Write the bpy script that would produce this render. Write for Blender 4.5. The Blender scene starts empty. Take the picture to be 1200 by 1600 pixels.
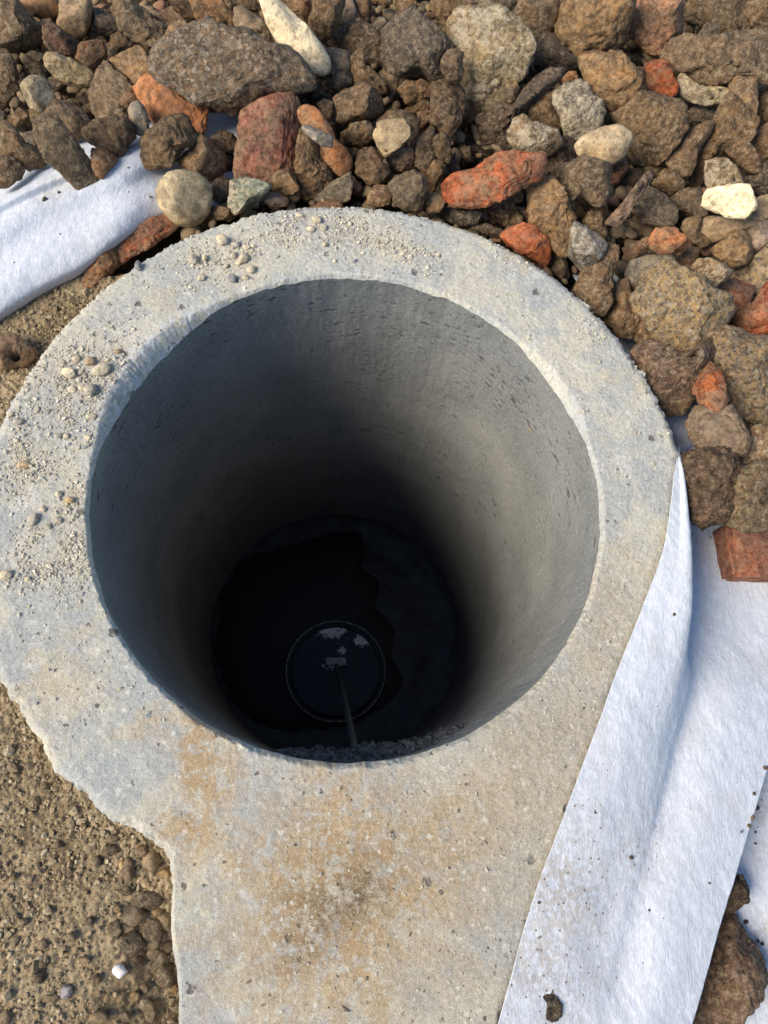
import bpy, math, random
import numpy as np
from mathutils import Vector

# ------------------------------------------------------------------ camera, sky, sun, exposure
scn = bpy.context.scene
COL = scn.collection
CAM = np.array([-0.0267, -0.3008, 0.8519])
ROT = (0.3167, -0.0764, 0.0)
cam = bpy.data.cameras.new('camera'); cam_o = bpy.data.objects.new('camera', cam); COL.objects.link(cam_o)
cam_o.location = CAM; cam_o.rotation_euler = ROT
cam.sensor_fit = 'HORIZONTAL'; cam.sensor_width = 36; cam.lens = 36; cam.clip_start = 0.02; cam.clip_end = 500
scn.camera = cam_o

SUN_AZ = math.radians(198)      # direction the light comes FROM, ccw from +X
SUN_EL = math.radians(42)
world = bpy.data.worlds.new('World'); scn.world = world; world.use_nodes = True
wn = world.node_tree.nodes; wn.clear()
sky = wn.new('ShaderNodeTexSky'); sky.sky_type = 'NISHITA'; sky.sun_disc = False; sky.ozone_density = 3.5; sky.dust_density = .6
sky.sun_elevation = SUN_EL; sky.sun_rotation = math.pi/2 - SUN_AZ
bg = wn.new('ShaderNodeBackground'); bg.inputs[1].default_value = 0.12
wo = wn.new('ShaderNodeOutputWorld')
world.node_tree.links.new(sky.outputs[0], bg.inputs[0]); world.node_tree.links.new(bg.outputs[0], wo.inputs[0])
sun = bpy.data.lights.new('sun', 'SUN'); sun.energy = 3.35; sun.angle = math.radians(34); sun.color = (1, 0.925, 0.81)
sun_o = bpy.data.objects.new('sun', sun); COL.objects.link(sun_o)
sun_o.location = (-3, 0, 3)
sd = Vector((math.cos(SUN_EL)*math.cos(SUN_AZ), math.cos(SUN_EL)*math.sin(SUN_AZ), math.sin(SUN_EL)))
sun_o.rotation_euler = sd.to_track_quat('Z', 'Y').to_euler()
vs = scn.view_settings
vs.view_transform = 'Standard'; vs.look = 'None'; vs.exposure = 0.66; vs.gamma = 1; vs.use_curve_mapping = False

# ------------------------------------------------------------------ helpers
rng = np.random.default_rng(11)
random.seed(5)
cx_, sx_, cy_, sy_ = math.cos(ROT[0]), math.sin(ROT[0]), math.cos(ROT[1]), math.sin(ROT[1])
RM = np.array([[cy_, 0, sy_], [0, 1, 0], [-sy_, 0, cy_]]) @ np.array([[1, 0, 0], [0, cx_, -sx_], [0, sx_, cx_]])

def at(p, z=0.0):
    """survey: photograph pixels (1200x1600) -> world points on the level z"""
    p = np.atleast_2d(np.asarray(p, float)); z = np.broadcast_to(np.asarray(z, float), (len(p),))
    d = np.stack([p[:, 0]-600, -(p[:, 1]-800), np.full(len(p), -1200.0)], 1) @ RM.T
    t = (z-CAM[2])/d[:, 2]
    return CAM + d*t[:, None]

def P(s):
    return np.array([[float(v) for v in q.split(',')] for q in s.split()])

def _hash(i, j, k, seed):
    h = (i*374761393 + j*668265263 + k*2147483647 + seed*1274126177) & 0xffffffff
    h = ((h ^ (h >> 13))*1274126177) & 0xffffffff
    h = ((h ^ (h >> 16))*2246822519) & 0xffffffff
    return (h ^ (h >> 15)) & 0xffffffff

_g = rng.normal(size=(256, 3)); _g /= np.linalg.norm(_g, axis=1)[:, None]
def noise(p, seed=0):
    """gradient noise, about -1..1"""
    p = np.asarray(p, float); i = np.floor(p).astype(np.int64); f = p-i; u = f*f*f*(f*(f*6-15)+10)
    r = 0
    for a in (0, 1):
        for b in (0, 1):
            for c in (0, 1):
                g = _g[_hash(i[:, 0]+a, i[:, 1]+b, i[:, 2]+c, seed) & 255]
                d = ((f-[a, b, c])*g).sum(1)
                w = (u[:, 0] if a else 1-u[:, 0])*(u[:, 1] if b else 1-u[:, 1])*(u[:, 2] if c else 1-u[:, 2])
                r = r+d*w
    return r*1.6

def fbm(p, oct=4, seed=0, gain=.5):
    r = 0; a = 1.0; s = 0
    for o in range(oct):
        r = r+a*noise(p*(2.03**o)+o*17.3, seed+o); s += a; a *= gain
    return r/s*1.3

def n2(xy, scale, oct=3, seed=0, gain=.5):
    xy = np.asarray(xy)
    return fbm(np.column_stack([xy*scale, np.full(len(xy), .37+seed*.11)]), oct, seed, gain)

def sstep(a, b, x):
    t = np.clip((x-a)/(b-a), 0, 1); return t*t*(3-2*t)

def mesh_obj(name, V, F, mat, parent=None, smooth=True, attrs=None):
    me = bpy.data.meshes.new(name)
    V = np.ascontiguousarray(V, np.float32)
    if isinstance(F, np.ndarray):
        k = F.shape[1]; n = len(F)
        me.vertices.add(len(V)); me.vertices.foreach_set('co', V.ravel())
        me.loops.add(n*k); me.loops.foreach_set('vertex_index', np.ascontiguousarray(F, np.int32).ravel())
        me.polygons.add(n); me.polygons.foreach_set('loop_start', np.arange(0, n*k, k, dtype=np.int32))
        me.polygons.foreach_set('loop_total', np.full(n, k, np.int32))
        me.update(calc_edges=True)
    else:
        me.from_pydata([tuple(v) for v in V], [], F)
    me.polygons.foreach_set('use_smooth', np.full(len(me.polygons), smooth))
    for k, a in (attrs or {}).items():
        at_ = me.attributes.new(k, 'FLOAT', 'POINT'); at_.data.foreach_set('value', np.ascontiguousarray(a, np.float32))
    me.validate()
    if mat: me.materials.append(mat)
    o = bpy.data.objects.new(name, me); COL.objects.link(o)
    if parent: o.parent = parent
    return o

def tag(o, label=None, cat=None, group=None, kind=None):
    if label: o['label'] = label
    if cat: o['category'] = cat
    if group: o['group'] = group
    if kind: o['kind'] = kind
    return o

def empty(name, loc=(0, 0, 0)):
    o = bpy.data.objects.new(name, None); o.empty_display_size = .05; o.location = loc; COL.objects.link(o); return o

def grid_faces(nu, nv, wrap=False):
    """index = i*nv + j ; i wraps when asked"""
    i = np.arange(nu if wrap else nu-1); j = np.arange(nv-1)
    I, J = np.meshgrid(i, j, indexing='ij'); I2 = (I+1) % nu
    return np.stack([I*nv+J, I2*nv+J, I2*nv+J+1, I*nv+J+1], -1).reshape(-1, 4)

_ico = {}
def ico(n):
    if n not in _ico:
        import bmesh
        bm = bmesh.new(); bmesh.ops.create_icosphere(bm, subdivisions=n, radius=1.0)
        V = np.array([v.co[:] for v in bm.verts]); F = np.array([[v.index for v in f.verts] for f in bm.faces]); bm.free()
        V /= np.linalg.norm(V, axis=1)[:, None]
        _ico[n] = (V, F)
    return _ico[n]

# ------------------------------------------------------------------ materials
class NT:
    def __init__(s, name):
        s.m = bpy.data.materials.new(name); s.m.use_nodes = True; s.t = s.m.node_tree; s.t.nodes.clear()
        s.out = s.t.nodes.new('ShaderNodeOutputMaterial'); s.b = s.t.nodes.new('ShaderNodeBsdfPrincipled')
        s.t.links.new(s.b.outputs[0], s.out.inputs[0])
        tc = s.t.nodes.new('ShaderNodeTexCoord'); s.co = tc.outputs['Object']
    def link(s, a, b): s.t.links.new(a, b)
    def put(s, sock, v):
        if hasattr(v, 'links') or isinstance(v, bpy.types.NodeSocket): s.link(v, sock)
        elif isinstance(v, (tuple, list)) and len(v) == 3 and sock.type == 'RGBA': sock.default_value = (*v, 1)
        else: sock.default_value = v
    def noise(s, scale, detail=4, rough=.55, co=None, dist=0):
        n = s.t.nodes.new('ShaderNodeTexNoise'); s.link(co or s.co, n.inputs['Vector'])
        n.inputs['Scale'].default_value = scale; n.inputs['Detail'].default_value = detail
        n.inputs['Roughness'].default_value = rough; n.inputs['Distortion'].default_value = dist
        return n.outputs[0]
    def voro(s, scale, feature='F1', out='Distance', co=None):
        n = s.t.nodes.new('ShaderNodeTexVoronoi'); n.feature = feature; s.link(co or s.co, n.inputs['Vector'])
        n.inputs['Scale'].default_value = scale; return n.outputs[out]
    def ramp(s, v, a, b, lo=0., hi=1.):
        n = s.t.nodes.new('ShaderNodeMapRange'); n.interpolation_type = 'SMOOTHSTEP'; s.put(n.inputs[0], v)
        n.inputs[1].default_value = a; n.inputs[2].default_value = b; n.inputs[3].default_value = lo; n.inputs[4].default_value = hi
        return n.outputs[0]
    def math(s, op, a, b=0.):
        n = s.t.nodes.new('ShaderNodeMath'); n.operation = op; s.put(n.inputs[0], a); s.put(n.inputs[1], b); return n.outputs[0]
    def mix(s, f, a, b, mode='MIX'):
        n = s.t.nodes.new('ShaderNodeMix'); n.data_type = 'RGBA'; n.blend_type = mode
        s.put(n.inputs[0], f); s.put(n.inputs[6], a); s.put(n.inputs[7], b); return n.outputs[2]
    def attr(s, name):
        n = s.t.nodes.new('ShaderNodeAttribute'); n.attribute_name = name; return n.outputs['Fac']
    def mapping(s, scale=(1, 1, 1), rot=(0, 0, 0), loc=None):
        n = s.t.nodes.new('ShaderNodeMapping'); s.link(s.co, n.inputs[0])
        n.inputs['Scale'].default_value = scale; n.inputs['Rotation'].default_value = rot
        if loc is not None: s.put(n.inputs['Location'], loc)
        return n.outputs[0]
    def bump(s, h, strength, dist, prev=None):
        n = s.t.nodes.new('ShaderNodeBump'); n.inputs['Strength'].default_value = strength
        n.inputs['Distance'].default_value = dist; s.link(h, n.inputs['Height'])
        if prev: s.link(prev, n.inputs['Normal'])
        return n.outputs[0]
    def done(s, color, rough=.8, normal=None, spec=.35):
        s.put(s.b.inputs['Base Color'], color); s.put(s.b.inputs['Roughness'], rough)
        s.b.inputs['Specular IOR Level'].default_value = spec
        if normal: s.link(normal, s.b.inputs['Normal'])
        return s.m

def stone_mat(name, mud=.35, speck=.3, dark=.5, rough=.65, bump=1.0, conglom=0, mudcol=(.19, .118, .055), speckcol=(.48, .36, .22), spec=.4, grain=135, crust=0, crustcol=(.60, .48, .31)):
    n = NT(name)
    oi = n.t.nodes.new('ShaderNodeObjectInfo')
    off = n.math('MULTIPLY', oi.outputs['Random'], 31.0)
    cmb = n.t.nodes.new('ShaderNodeCombineXYZ'); n.link(off, cmb.inputs[0]); n.link(off, cmb.inputs[1])
    n.co = n.mapping(loc=cmb.outputs[0])
    base = oi.outputs['Color']
    big = n.noise(30, 6, .65); mid = n.noise(70, 7, .7); gr = n.noise(grain, 6, .75); fin = n.noise(grain*2.6, 4, .75)
    c = n.mix(n.ramp(mid, .42, .58), n.mix(1.0, base, (1-dark, (1-dark)*.97, (1-dark)*.93), 'MULTIPLY'), n.mix(1., base, (1.12, 1.06, 1.0), 'MULTIPLY'))
    c = n.mix(n.ramp(n.noise(45, 4, .6), .50, .70, 0, .55), c, n.mix(1., base, (1.35, 1.15, .85), 'MULTIPLY'))
    if conglom:
        nz = n.t.nodes.new('ShaderNodeTexNoise'); n.link(n.co, nz.inputs['Vector']); nz.inputs['Scale'].default_value = 210; nz.inputs['Detail'].default_value = 3
        va = n.t.nodes.new('ShaderNodeVectorMath'); va.operation = 'MULTIPLY_ADD'; n.link(nz.outputs['Color'], va.inputs[0]); va.inputs[1].default_value = (.009,)*3; n.link(n.co, va.inputs[2])
        for sc_, k_ in ((230, conglom), (120, conglom*.75)):
            v = n.voro(sc_, co=va.outputs[0]); vc = n.voro(sc_, out='Color', co=va.outputs[0])
            tone = n.mix(n.ramp(vc, .2, .85), (.06, .052, .045), (.50, .40, .27)); tone = n.mix(n.ramp(vc, .93, .95), tone, (.45, .13, .06))
            c = n.mix(n.math('MULTIPLY', n.ramp(v, .62, .35), n.math('MULTIPLY', n.ramp(n.voro(sc_, out='Color', co=n.mapping((1.3, .8, 1.1))), .3, .6), k_)), c, tone)
    if crust:
        c = n.mix(n.math('MULTIPLY', n.ramp(n.math('ADD', n.noise(24, 4, .6), n.math('MULTIPLY', gr, .45)), .72, .80), crust), c, crustcol)
    c = n.mix(n.math('MULTIPLY', n.ramp(n.math('ADD', big, n.math('MULTIPLY', gr, .35)), .64, .72), mud), c, mudcol)
    c = n.mix(n.ramp(gr, .50, .42, 0, .62), c, n.mix(1., c, (.36, .33, .28), 'MULTIPLY'))  # dark crevices: shade put into the colour where the grain dips
    c = n.mix(n.math('MULTIPLY', n.ramp(gr, .525, .60), speck*1.25), c, speckcol)
    dots = n.ramp(fin, .56, .62)
    c = n.mix(n.math('MULTIPLY', dots, speck*.9), c, tuple(min(.85, v*1.35) for v in speckcol))
    b = n.bump(mid, .6*bump, .010); b = n.bump(gr, .9*bump, .006, b); b = n.bump(fin, .6*bump, .0014, b)
    ro = n.math('SUBTRACT', n.ramp(mid, .3, .7, rough+.12, rough-.10), n.math('MULTIPLY', dots, .22))
    return n.done(c, ro, b, spec)

MAT = {
    'mud': stone_mat('muddy_stone', .5, .34, .5, .62, 1.0),
    'clod': stone_mat('earth_clod', .5, .26, .55, .78, 1.4, grain=150),
    'smooth': stone_mat('worn_pebble', .35, .12, .32, .60, .4),
    'brick': stone_mat('broken_brick', .58, .30, .5, .75, 1.0, mudcol=(.22, .14, .075), speckcol=(.50, .26, .13), crust=.42, crustcol=(.42, .29, .16)),
    'brickclean': stone_mat('clean_brick_face', .36, .12, .3, .8, .55, mudcol=(.2, .13, .08), speckcol=(.55, .35, .22)),
    'pale': stone_mat('pale_stone', .35, .45, .45, .66, 1.0, mudcol=(.24, .155, .075), speckcol=(.64, .52, .34), crust=.75),
    'white': stone_mat('white_stone', .20, .10, .16, .7, .55, mudcol=(.45, .30, .18), speckcol=(.3, .24, .16)),
    'conglom': stone_mat('old_concrete_lump', .22, .30, .45, .72, 1.2, conglom=1.0),
    'dark': stone_mat('dark_stone', .45, .34, .5, .52, 1.2, mudcol=(.14, .098, .052), spec=.5),
    'glint': stone_mat('glassy_flint', .35, .45, .6, .28, .7, mudcol=(.17, .12, .07), speckcol=(.5, .47, .4), spec=.6),
}

def concrete_mat():
    n = NT('weathered_concrete')
    nz = n.t.nodes.new('ShaderNodeTexNoise'); n.link(n.co, nz.inputs['Vector']); nz.inputs['Scale'].default_value = 180; nz.inputs['Detail'].default_value = 3
    va = n.t.nodes.new('ShaderNodeVectorMath'); va.operation = 'MULTIPLY_ADD'; n.link(nz.outputs['Color'], va.inputs[0]); va.inputs[1].default_value = (.010,)*3; n.link(n.co, va.inputs[2])
    wob = va.outputs[0]
    grey, cream = (.44, .43, .38), (.585, .53, .405)
    a = n.noise(8, 7, .66); b = n.noise(31, 6, .66); f = n.noise(210, 6, .74); g = n.noise(620, 4, .75)
    c = n.mix(n.ramp(a, .45, .56), grey, cream)
    c = n.mix(n.ramp(n.noise(15, 6, .68, dist=.5), .52, .61, 0, .6), c, (.38, .378, .355))
    c = n.mix(n.ramp(b, .54, .68, 0, .6), c, (.70, .66, .57))
    c = n.mix(n.ramp(n.noise(12, 6, .7, co=n.mapping(loc=(3.1, 1.7, 0))), .55, .63, 0, .45), c, (.58, .47, .29))
    c = n.mix(n.math('MULTIPLY', n.attr('beige'), n.ramp(b, .25, .6, .55, .95)), c, (.43, .35, .24))
    fl = n.noise(48, 7, .75)
    o = n.math('MULTIPLY', n.attr('rust'), n.ramp(fl, .40, .53, .22, 1))
    c = n.mix(n.math('MULTIPLY', o, .92), c, (.46, .30, .14))
    d = n.math('MULTIPLY', n.attr('brown'), n.ramp(fl, .40, .56, .25, 1))
    c = n.mix(n.math('MULTIPLY', d, .92), c, (.13, .08, .036))
    w = n.math('MULTIPLY', n.attr('scar'), n.ramp(n.noise(80, 6, .7), .42, .58))
    c = n.mix(w, c, (.62, .62, .60))
    c = n.mix(n.math('MULTIPLY', n.attr('dust'), n.ramp(fl, .3, .55, .35, .85)), c, (.54, .465, .335))
    # pin holes and grains of sand in the surface
    holes = None
    for sc_, lo, r0 in ((44, .74, .25), (105, .78, .24)):
        v1 = n.voro(sc_, co=wob); vc = n.voro(sc_, out='Color', co=wob)
        hole = n.math('MULTIPLY', n.ramp(v1, r0, r0*.55), n.ramp(vc, lo, lo+.05))
        holes = hole if holes is None else n.math('MAXIMUM', holes, hole)
    c = n.mix(n.math('MULTIPLY', holes, .8), c, (.10, .082, .062))
    v2 = n.voro(120, co=wob); vc2 = n.voro(120, out='Color', co=n.mapping(loc=(.003, .002, 0)))
    lt = n.math('MULTIPLY', n.ramp(v2, .36, .24), n.ramp(vc2, .72, .80))
    c = n.mix(n.math('MULTIPLY', lt, .6), c, (.74, .68, .55))
    c = n.mix(n.ramp(f, .48, .38, 0, .34), c, n.mix(1., c, (.46, .43, .38), 'MULTIPLY'))
    c = n.mix(n.ramp(f, .54, .63, 0, .36), c, (.78, .73, .61))
    c = n.mix(n.ramp(g, .55, .63, 0, .32), c, (.80, .76, .66)); c = n.mix(n.ramp(g, .45, .37, 0, .34), c, (.20, .175, .135))
    bb = n.bump(n.noise(110, 7, .75), .5, .005); bb = n.bump(f, .8, .0026, bb); bb = n.bump(g, .7, .001, bb)
    h2 = n.math('SUBTRACT', 1.0, holes); bb = n.bump(h2, .8, .003, bb)
    return n.done(c, .88, bb, .25)

def shaft_mat():
    n = NT('cast_concrete_shaft')
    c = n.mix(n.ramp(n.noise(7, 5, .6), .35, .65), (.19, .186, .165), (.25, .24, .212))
    st = n.noise(1, 5, .7, co=n.mapping((110, 110, 9)))
    c = n.mix(n.ramp(st, .52, .75, 0, .18), c, (.36, .35, .32))
    f = n.noise(320, 4, .7)
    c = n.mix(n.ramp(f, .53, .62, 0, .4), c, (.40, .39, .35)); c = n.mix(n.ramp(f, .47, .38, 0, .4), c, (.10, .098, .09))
    c = n.mix(n.attr('pit'), c, (.045, .045, .042))  # shade inside the pits is put into the colour
    sp = n.math('MULTIPLY', n.ramp(n.voro(26), .13, .05), n.ramp(n.voro(26, out='Color'), .80, .86))
    c = n.mix(n.math('MULTIPLY', sp, .5), c, (.36, .25, .06))
    wh = n.math('MULTIPLY', n.ramp(n.noise(150, 3, .5), .74, .79), .6)
    c = n.mix(wh, c, (.55, .54, .5))
    deep_shade = n.attr('deep_shade')
    c = n.mix(deep_shade, c, (.075, .074, .07))  # deep wall darkened: the shaft's shade is painted into the colour
    b = n.bump(n.noise(140, 6, .72), .5, .0034); b = n.bump(f, .4, .001, b)
    return n.done(c, n.ramp(deep_shade, 0, 1, .85, .62), b, .22)

def soil_mat(name='loam', c1=(.235, .165, .088), c2=(.46, .345, .20)):
    n = NT(name)
    c = n.mix(n.ramp(n.noise(11, 6, .62), .35, .66), c1, c2)
    f = n.noise(300, 6, .75)
    c = n.mix(n.ramp(f, .54, .62, 0, .6), c, (.40, .30, .17)); c = n.mix(n.ramp(f, .47, .38, 0, .75), c, (.05, .034, .017))
    b = n.bump(n.noise(160, 6, .7), .7, .005); b = n.bump(f, .6, .002, b)
    return n.done(c, .92, b, .15)

def fabric_mat():
    n = NT('white_geotextile')
    mp = n.mapping((1.0, .38, 1), (0, 0, math.radians(-38)))
    fib = n.noise(330, 5, .62, co=mp, dist=1.2); wr = n.noise(75, 4, .6, co=mp, dist=.8)
    c = n.mix(n.ramp(fib, .35, .7), (.50, .51, .52), (.65, .655, .665))
    dirt = n.attr('dirt')
    grime = n.math('MULTIPLY', dirt, n.ramp(n.noise(150, 6, .78), .42, .56))
    c = n.mix(n.math('MULTIPLY', grime, .6), c, (.33, .24, .14))
    c = n.mix(n.math('MULTIPLY', n.ramp(n.noise(14, 5, .65), .52, .72), .35), c, (.46, .40, .31))
    spk = n.math('MULTIPLY', n.math('MULTIPLY', n.ramp(n.voro(170), .26, .16), n.ramp(n.voro(170, out='Color'), .62, .68)), n.ramp(dirt, 0.05, .5))
    c = n.mix(n.math('MULTIPLY', spk, .85), c, (.14, .10, .06))
    s2 = n.math('MULTIPLY', n.ramp(n.voro(75), .085, .05), n.ramp(n.voro(75, out='Color'), .80, .84))
    c = n.mix(n.math('MULTIPLY', s2, .8), c, (.10, .075, .05))
    b = n.bump(wr, .32, .0045); b = n.bump(fib, .42, .0018, b)
    m = n.done(c, .85, b, .2)
    n.b.inputs['Sheen Weight'].default_value = .15
    return m

def plain(name, c, rough=.5, nz=120, amt=.3, spec=.4, bump=.2):
    n = NT(name); f = n.noise(nz, 5, .6)
    col = n.mix(n.ramp(f, .35, .7), tuple(v*(1-amt) for v in c), c)
    return n.done(col, rough, n.bump(f, bump, .002), spec)

M_CON = concrete_mat(); M_SHAFT = shaft_mat(); M_SOIL = soil_mat(); M_FAB = fabric_mat()
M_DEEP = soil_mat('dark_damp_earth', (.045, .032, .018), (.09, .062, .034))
M_PEB = stone_mat('dusty_pebble', .2, .15, .22, .85, .35, mudcol=(.40, .32, .21), speckcol=(.62, .55, .42), spec=.2, grain=260)

# ------------------------------------------------------------------ the concrete collar
R0 = 0.300
edge_px = P("1056,716 1052,790 1031,880 1001,960 966,1050 930,1150 881,1280 837,1400 800,1530 776,1620 700,1900 "
            "300,1900 277,1620 279,1560 270,1490 265,1450 268,1400 264,1342 250,1325 220,1302 160,1275 130,1240 82,1207 60,1160 25,1105 0,1072")
E_ = at(edge_px, 0)[:, :2]
TH = 1440
th = np.arange(TH)/TH*2*np.pi
def ray_poly(poly, ths, c=(0, 0)):
    """farthest crossing of a ray with a closed polygon"""
    p = np.asarray(poly)-np.asarray(c); q = np.roll(p, -1, 0); out = np.zeros(len(ths))
    d = np.stack([np.cos(ths), np.sin(ths)], 1)
    for a, b in zip(p, q):
        e = b-a; den = d[:, 0]*e[1]-d[:, 1]*e[0]
        den = np.where(np.abs(den) < 1e-12, 1e-12, den)
        t = (a[0]*e[1]-a[1]*e[0])/den; s = (a[0]*d[:, 1]-a[1]*d[:, 0])/den
        ok = (s >= -1e-6) & (s <= 1+1e-6) & (t > 0)
        out = np.where(ok & (t > out), t, out)
    return out
def csmooth(a, k):
    if k < 1: return a
    w = np.hanning(2*k+3)[1:-1]; w /= w.sum(); return np.convolve(np.concatenate([a[-k:], a, a[:k]]), w, 'valid')
a0 = math.atan2(E_[0, 1], E_[0, 0]); a1 = math.atan2(E_[-1, 1], E_[-1, 0]) % (2*math.pi)
arc = np.linspace(a0+.01, a1-.02, 60)
ro_end = np.hypot(*E_[-1])
ro_arc = np.interp(arc, [a0, 2.5, 3.1, a1], [.4125, .4125, .420, ro_end])
outline = np.concatenate([np.stack([ro_arc*np.cos(arc), ro_arc*np.sin(arc)], 1), E_[::-1]])
OUT = csmooth(ray_poly(outline, th), 2)
rough_edge = np.where((th < a0) | (th > 5.0), .15, 1.0); rough_edge = csmooth(rough_edge, 10)
cxy = np.stack([np.cos(th), np.sin(th)], 1)
nse = n2(cxy*OUT[:, None], 60, 5, 3, .75)
OUT = OUT + rough_edge*(.0040*nse - .0060*np.clip(n2(cxy*OUT[:, None], 110, 3, 9, .7), 0, 1)*np.clip(.3+1.6*n2(cxy*OUT[:, None], 9, 2, 10), 0, 1))
RIN = R0 + .0012*n2(cxy*R0, 30, 3, 21)
def angd(t, c): return np.abs((t-c+np.pi) % (2*np.pi)-np.pi)
def th_px(x, y): v = at((x, y), 0)[0]; return math.atan2(v[1], v[0]) % (2*math.pi)
sp1, sp2 = th_px(225, 570), th_px(868, 612)
lipw = .003+.0035*np.clip(n2(cxy*R0, 60, 4, 4, .7)+.5, 0, 2)
lipd = .004+.004*np.clip(n2(cxy*R0, 55, 3, 5)+.5, 0, 2)
g1 = np.exp(-(angd(th, sp1)/.33)**4); g2 = np.exp(-(angd(th, sp2)/.20)**4); g3 = np.exp(-(angd(th, th_px(600, 1195))/.7)**4)
lipw = lipw + g1*.013 + g2*.006 + g3*.002; lipd = lipd + g1*.018 + g2*.009 + g3*.003

def stain(xy, lst, seed):
    r = np.zeros(len(xy)); w = np.stack([n2(xy, 18, 3, seed), n2(xy, 18, 3, seed+7)], 1)*.022
    for x, y, ra, rb, ang, k in lst:
        c = at((x, y), 0)[0][:2]; v = xy+w-c; ca, sa = math.cos(ang), math.sin(ang)
        u = v[:, 0]*ca+v[:, 1]*sa; t = -v[:, 0]*sa+v[:, 1]*ca
        s = .00073
        r = np.maximum(r, k*np.exp(-((u/(ra*s))**2+(t/(rb*s))**2)))
    return r
def burst(xy, x, y, R, k):
    c = at((x, y), 0)[0][:2]; v = xy-c; r = np.hypot(v[:, 0], v[:, 1]); t = np.arctan2(v[:, 1], v[:, 0])
    ray = fbm(np.stack([np.cos(t)*2.6, np.sin(t)*2.6, r*3], 1), 3, 77)
    return k*np.clip(1.15-r/(R*.00073*(.75+.8*np.clip(ray+.35, 0, 1.4))), 0, 1)

def dust_mask(xy):
    d = stain(xy, [(520, 365, 130, 50, 0, 1), (620, 380, 80, 40, -.5, .8), (350, 400, 110, 45, .5, .8), (130, 600, 100, 75, .9, 1), (60, 690, 80, 50, 1.2, 1),
                   (120, 830, 90, 70, 1.3, 1), (60, 880, 60, 60, 0, .6), (930, 520, 35, 70, .5, .55), (190, 900, 30, 60, 0, .6), (790, 400, 50, 30, -.6, .4)], 40)
    return d

def collar_h(xy):
    return .0016*n2(xy, 9, 3, 31) + .0011*n2(xy, 60, 4, 32, .6)

NR = 150
s = np.linspace(0, 1, NR)
tt = np.concatenate([np.linspace(0, .035, 26), np.linspace(.035, .12, 36)[1:], np.linspace(.12, 1, NR-61)**1.0])
S_abs = np.concatenate([np.linspace(0, .03, 30), np.linspace(.03, .115, 72)[1:]])      # metres from the bore
NRt = len(S_abs)+60
TT = np.zeros((TH, NRt))
w_arc = OUT-RIN
for k in range(TH):
    w = w_arc[k]; m_ = min(.115, .9*w)
    TT[k] = np.concatenate([S_abs/.115*m_, m_+(w-m_)*np.linspace(0, 1, 61)[1:]**1.3])
Rr = RIN[:, None]+TT
X = Rr*np.cos(th)[:, None]; Y = Rr*np.sin(th)[:, None]; XY = np.stack([X.ravel(), Y.ravel()], 1)
Z = collar_h(XY).reshape(TH, NRt)
lipt = np.clip(TT/lipw[:, None], 0, 1)
crum = ((.8*n2(XY, 190, 3, 51, .75)+.6*n2(XY, 60, 3, 52))*np.clip(.5+1.3*n2(XY, 14, 2, 53), .1, 1.5)).reshape(TH, NRt)
Z = Z - lipd[:, None]*(1-lipt)**1.6 + np.where(lipt < 1, .0042, 0)*crum*np.sin(np.pi*np.clip(lipt*.9+.1, 0, 1))*(1+1.0*g1[:, None]+.8*g2[:, None])
# worn outer arris
eo = np.clip((w_arc[:, None]-TT)/.010, 0, 1)
Z = Z - (.0045*rough_edge[:, None]+.0008)*(1-eo)**1.7*(1+1.3*crum)
du = dust_mask(XY); Z = Z + (du*.0014*np.clip(n2(XY, 150, 2, 61)+.4, 0, 1.5)).reshape(TH, NRt)
top_V = np.stack([X, Y, Z], -1)
# outer side
side = [top_V[:, -1]]
for zz, ex in ((-.012, .001), (-.03, .002), (-.06, .0), (-.11, -.002), (-.17, -.004)):
    q = top_V[:, -1].copy(); r = OUT+ex+.003*n2(np.stack([th*8*np.cos(th), th*3+zz*40], 1), 3, 3, 70)*rough_edge
    q[:, 0] = r*np.cos(th); q[:, 1] = r*np.sin(th); q[:, 2] = zz; side.append(q)
V = np.concatenate([top_V, np.stack(side[1:], 1)], 1); nvv = V.shape[1]; V = V.reshape(-1, 3)
F = grid_faces(TH, nvv, True)
xy = V[:, :2]
rust = np.maximum(stain(xy, [(320, 1190, 45, 95, 0.15, 1.5), (300, 1290, 60, 40, .4, 1.1), (505, 1340, 110, 40, .2, .5), (480, 1480, 120, 90, .3, .75), (420, 1250, 30, 60, 0, .5),
                             (560, 1270, 30, 50, -.2, .6), (700, 1390, 55, 18, .25, .6), (250, 1140, 35, 25, .4, .5), (110, 1080, 60, 50, 0, .35), (265, 560, 16, 18, 0, 1),
                             (400, 1570, 80, 60, 0, .5), (230, 870, 40, 30, 0, .3)], 80), burst(xy, 520, 1400, 200, 1.25))
brown = np.maximum(stain(xy, [(530, 1400, 62, 42, .5, 1.0), (490, 1455, 60, 30, .9, .7), (470, 1400, 30, 30, 0, .45)], 81), .0)
beige = stain(xy, [(850, 1180, 150, 190, -.4, 1), (740, 1320, 140, 190, -.3, .9), (930, 990, 75, 150, -.3, .9), (690, 1520, 130, 110, 0, .7), (900, 800, 60, 120, 0, .4)], 82)
scar = np.clip(np.repeat((g1*1.2+g2*.15+.18)[:, None], nvv, 1)*np.concatenate([np.where(lipt < 1, 1, np.exp(-(TT-lipw[:, None])/.006)), np.zeros((TH, nvv-NRt))], 1), 0, 1).ravel()
chamber = empty('concrete_chamber')
tag(chamber, 'round concrete chamber collar around a deep open shaft, broken at its lower left edge', 'manhole')
mesh_obj('collar', V, F, M_CON, chamber, attrs={'rust': np.clip(rust, 0, 1), 'brown': np.clip(brown, 0, 1), 'beige': np.clip(beige, 0, 1), 'scar': scar, 'dust': dust_mask(xy)*np.clip(.6+.5*n2(xy, 60, 2, 62), 0, 1)})

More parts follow.
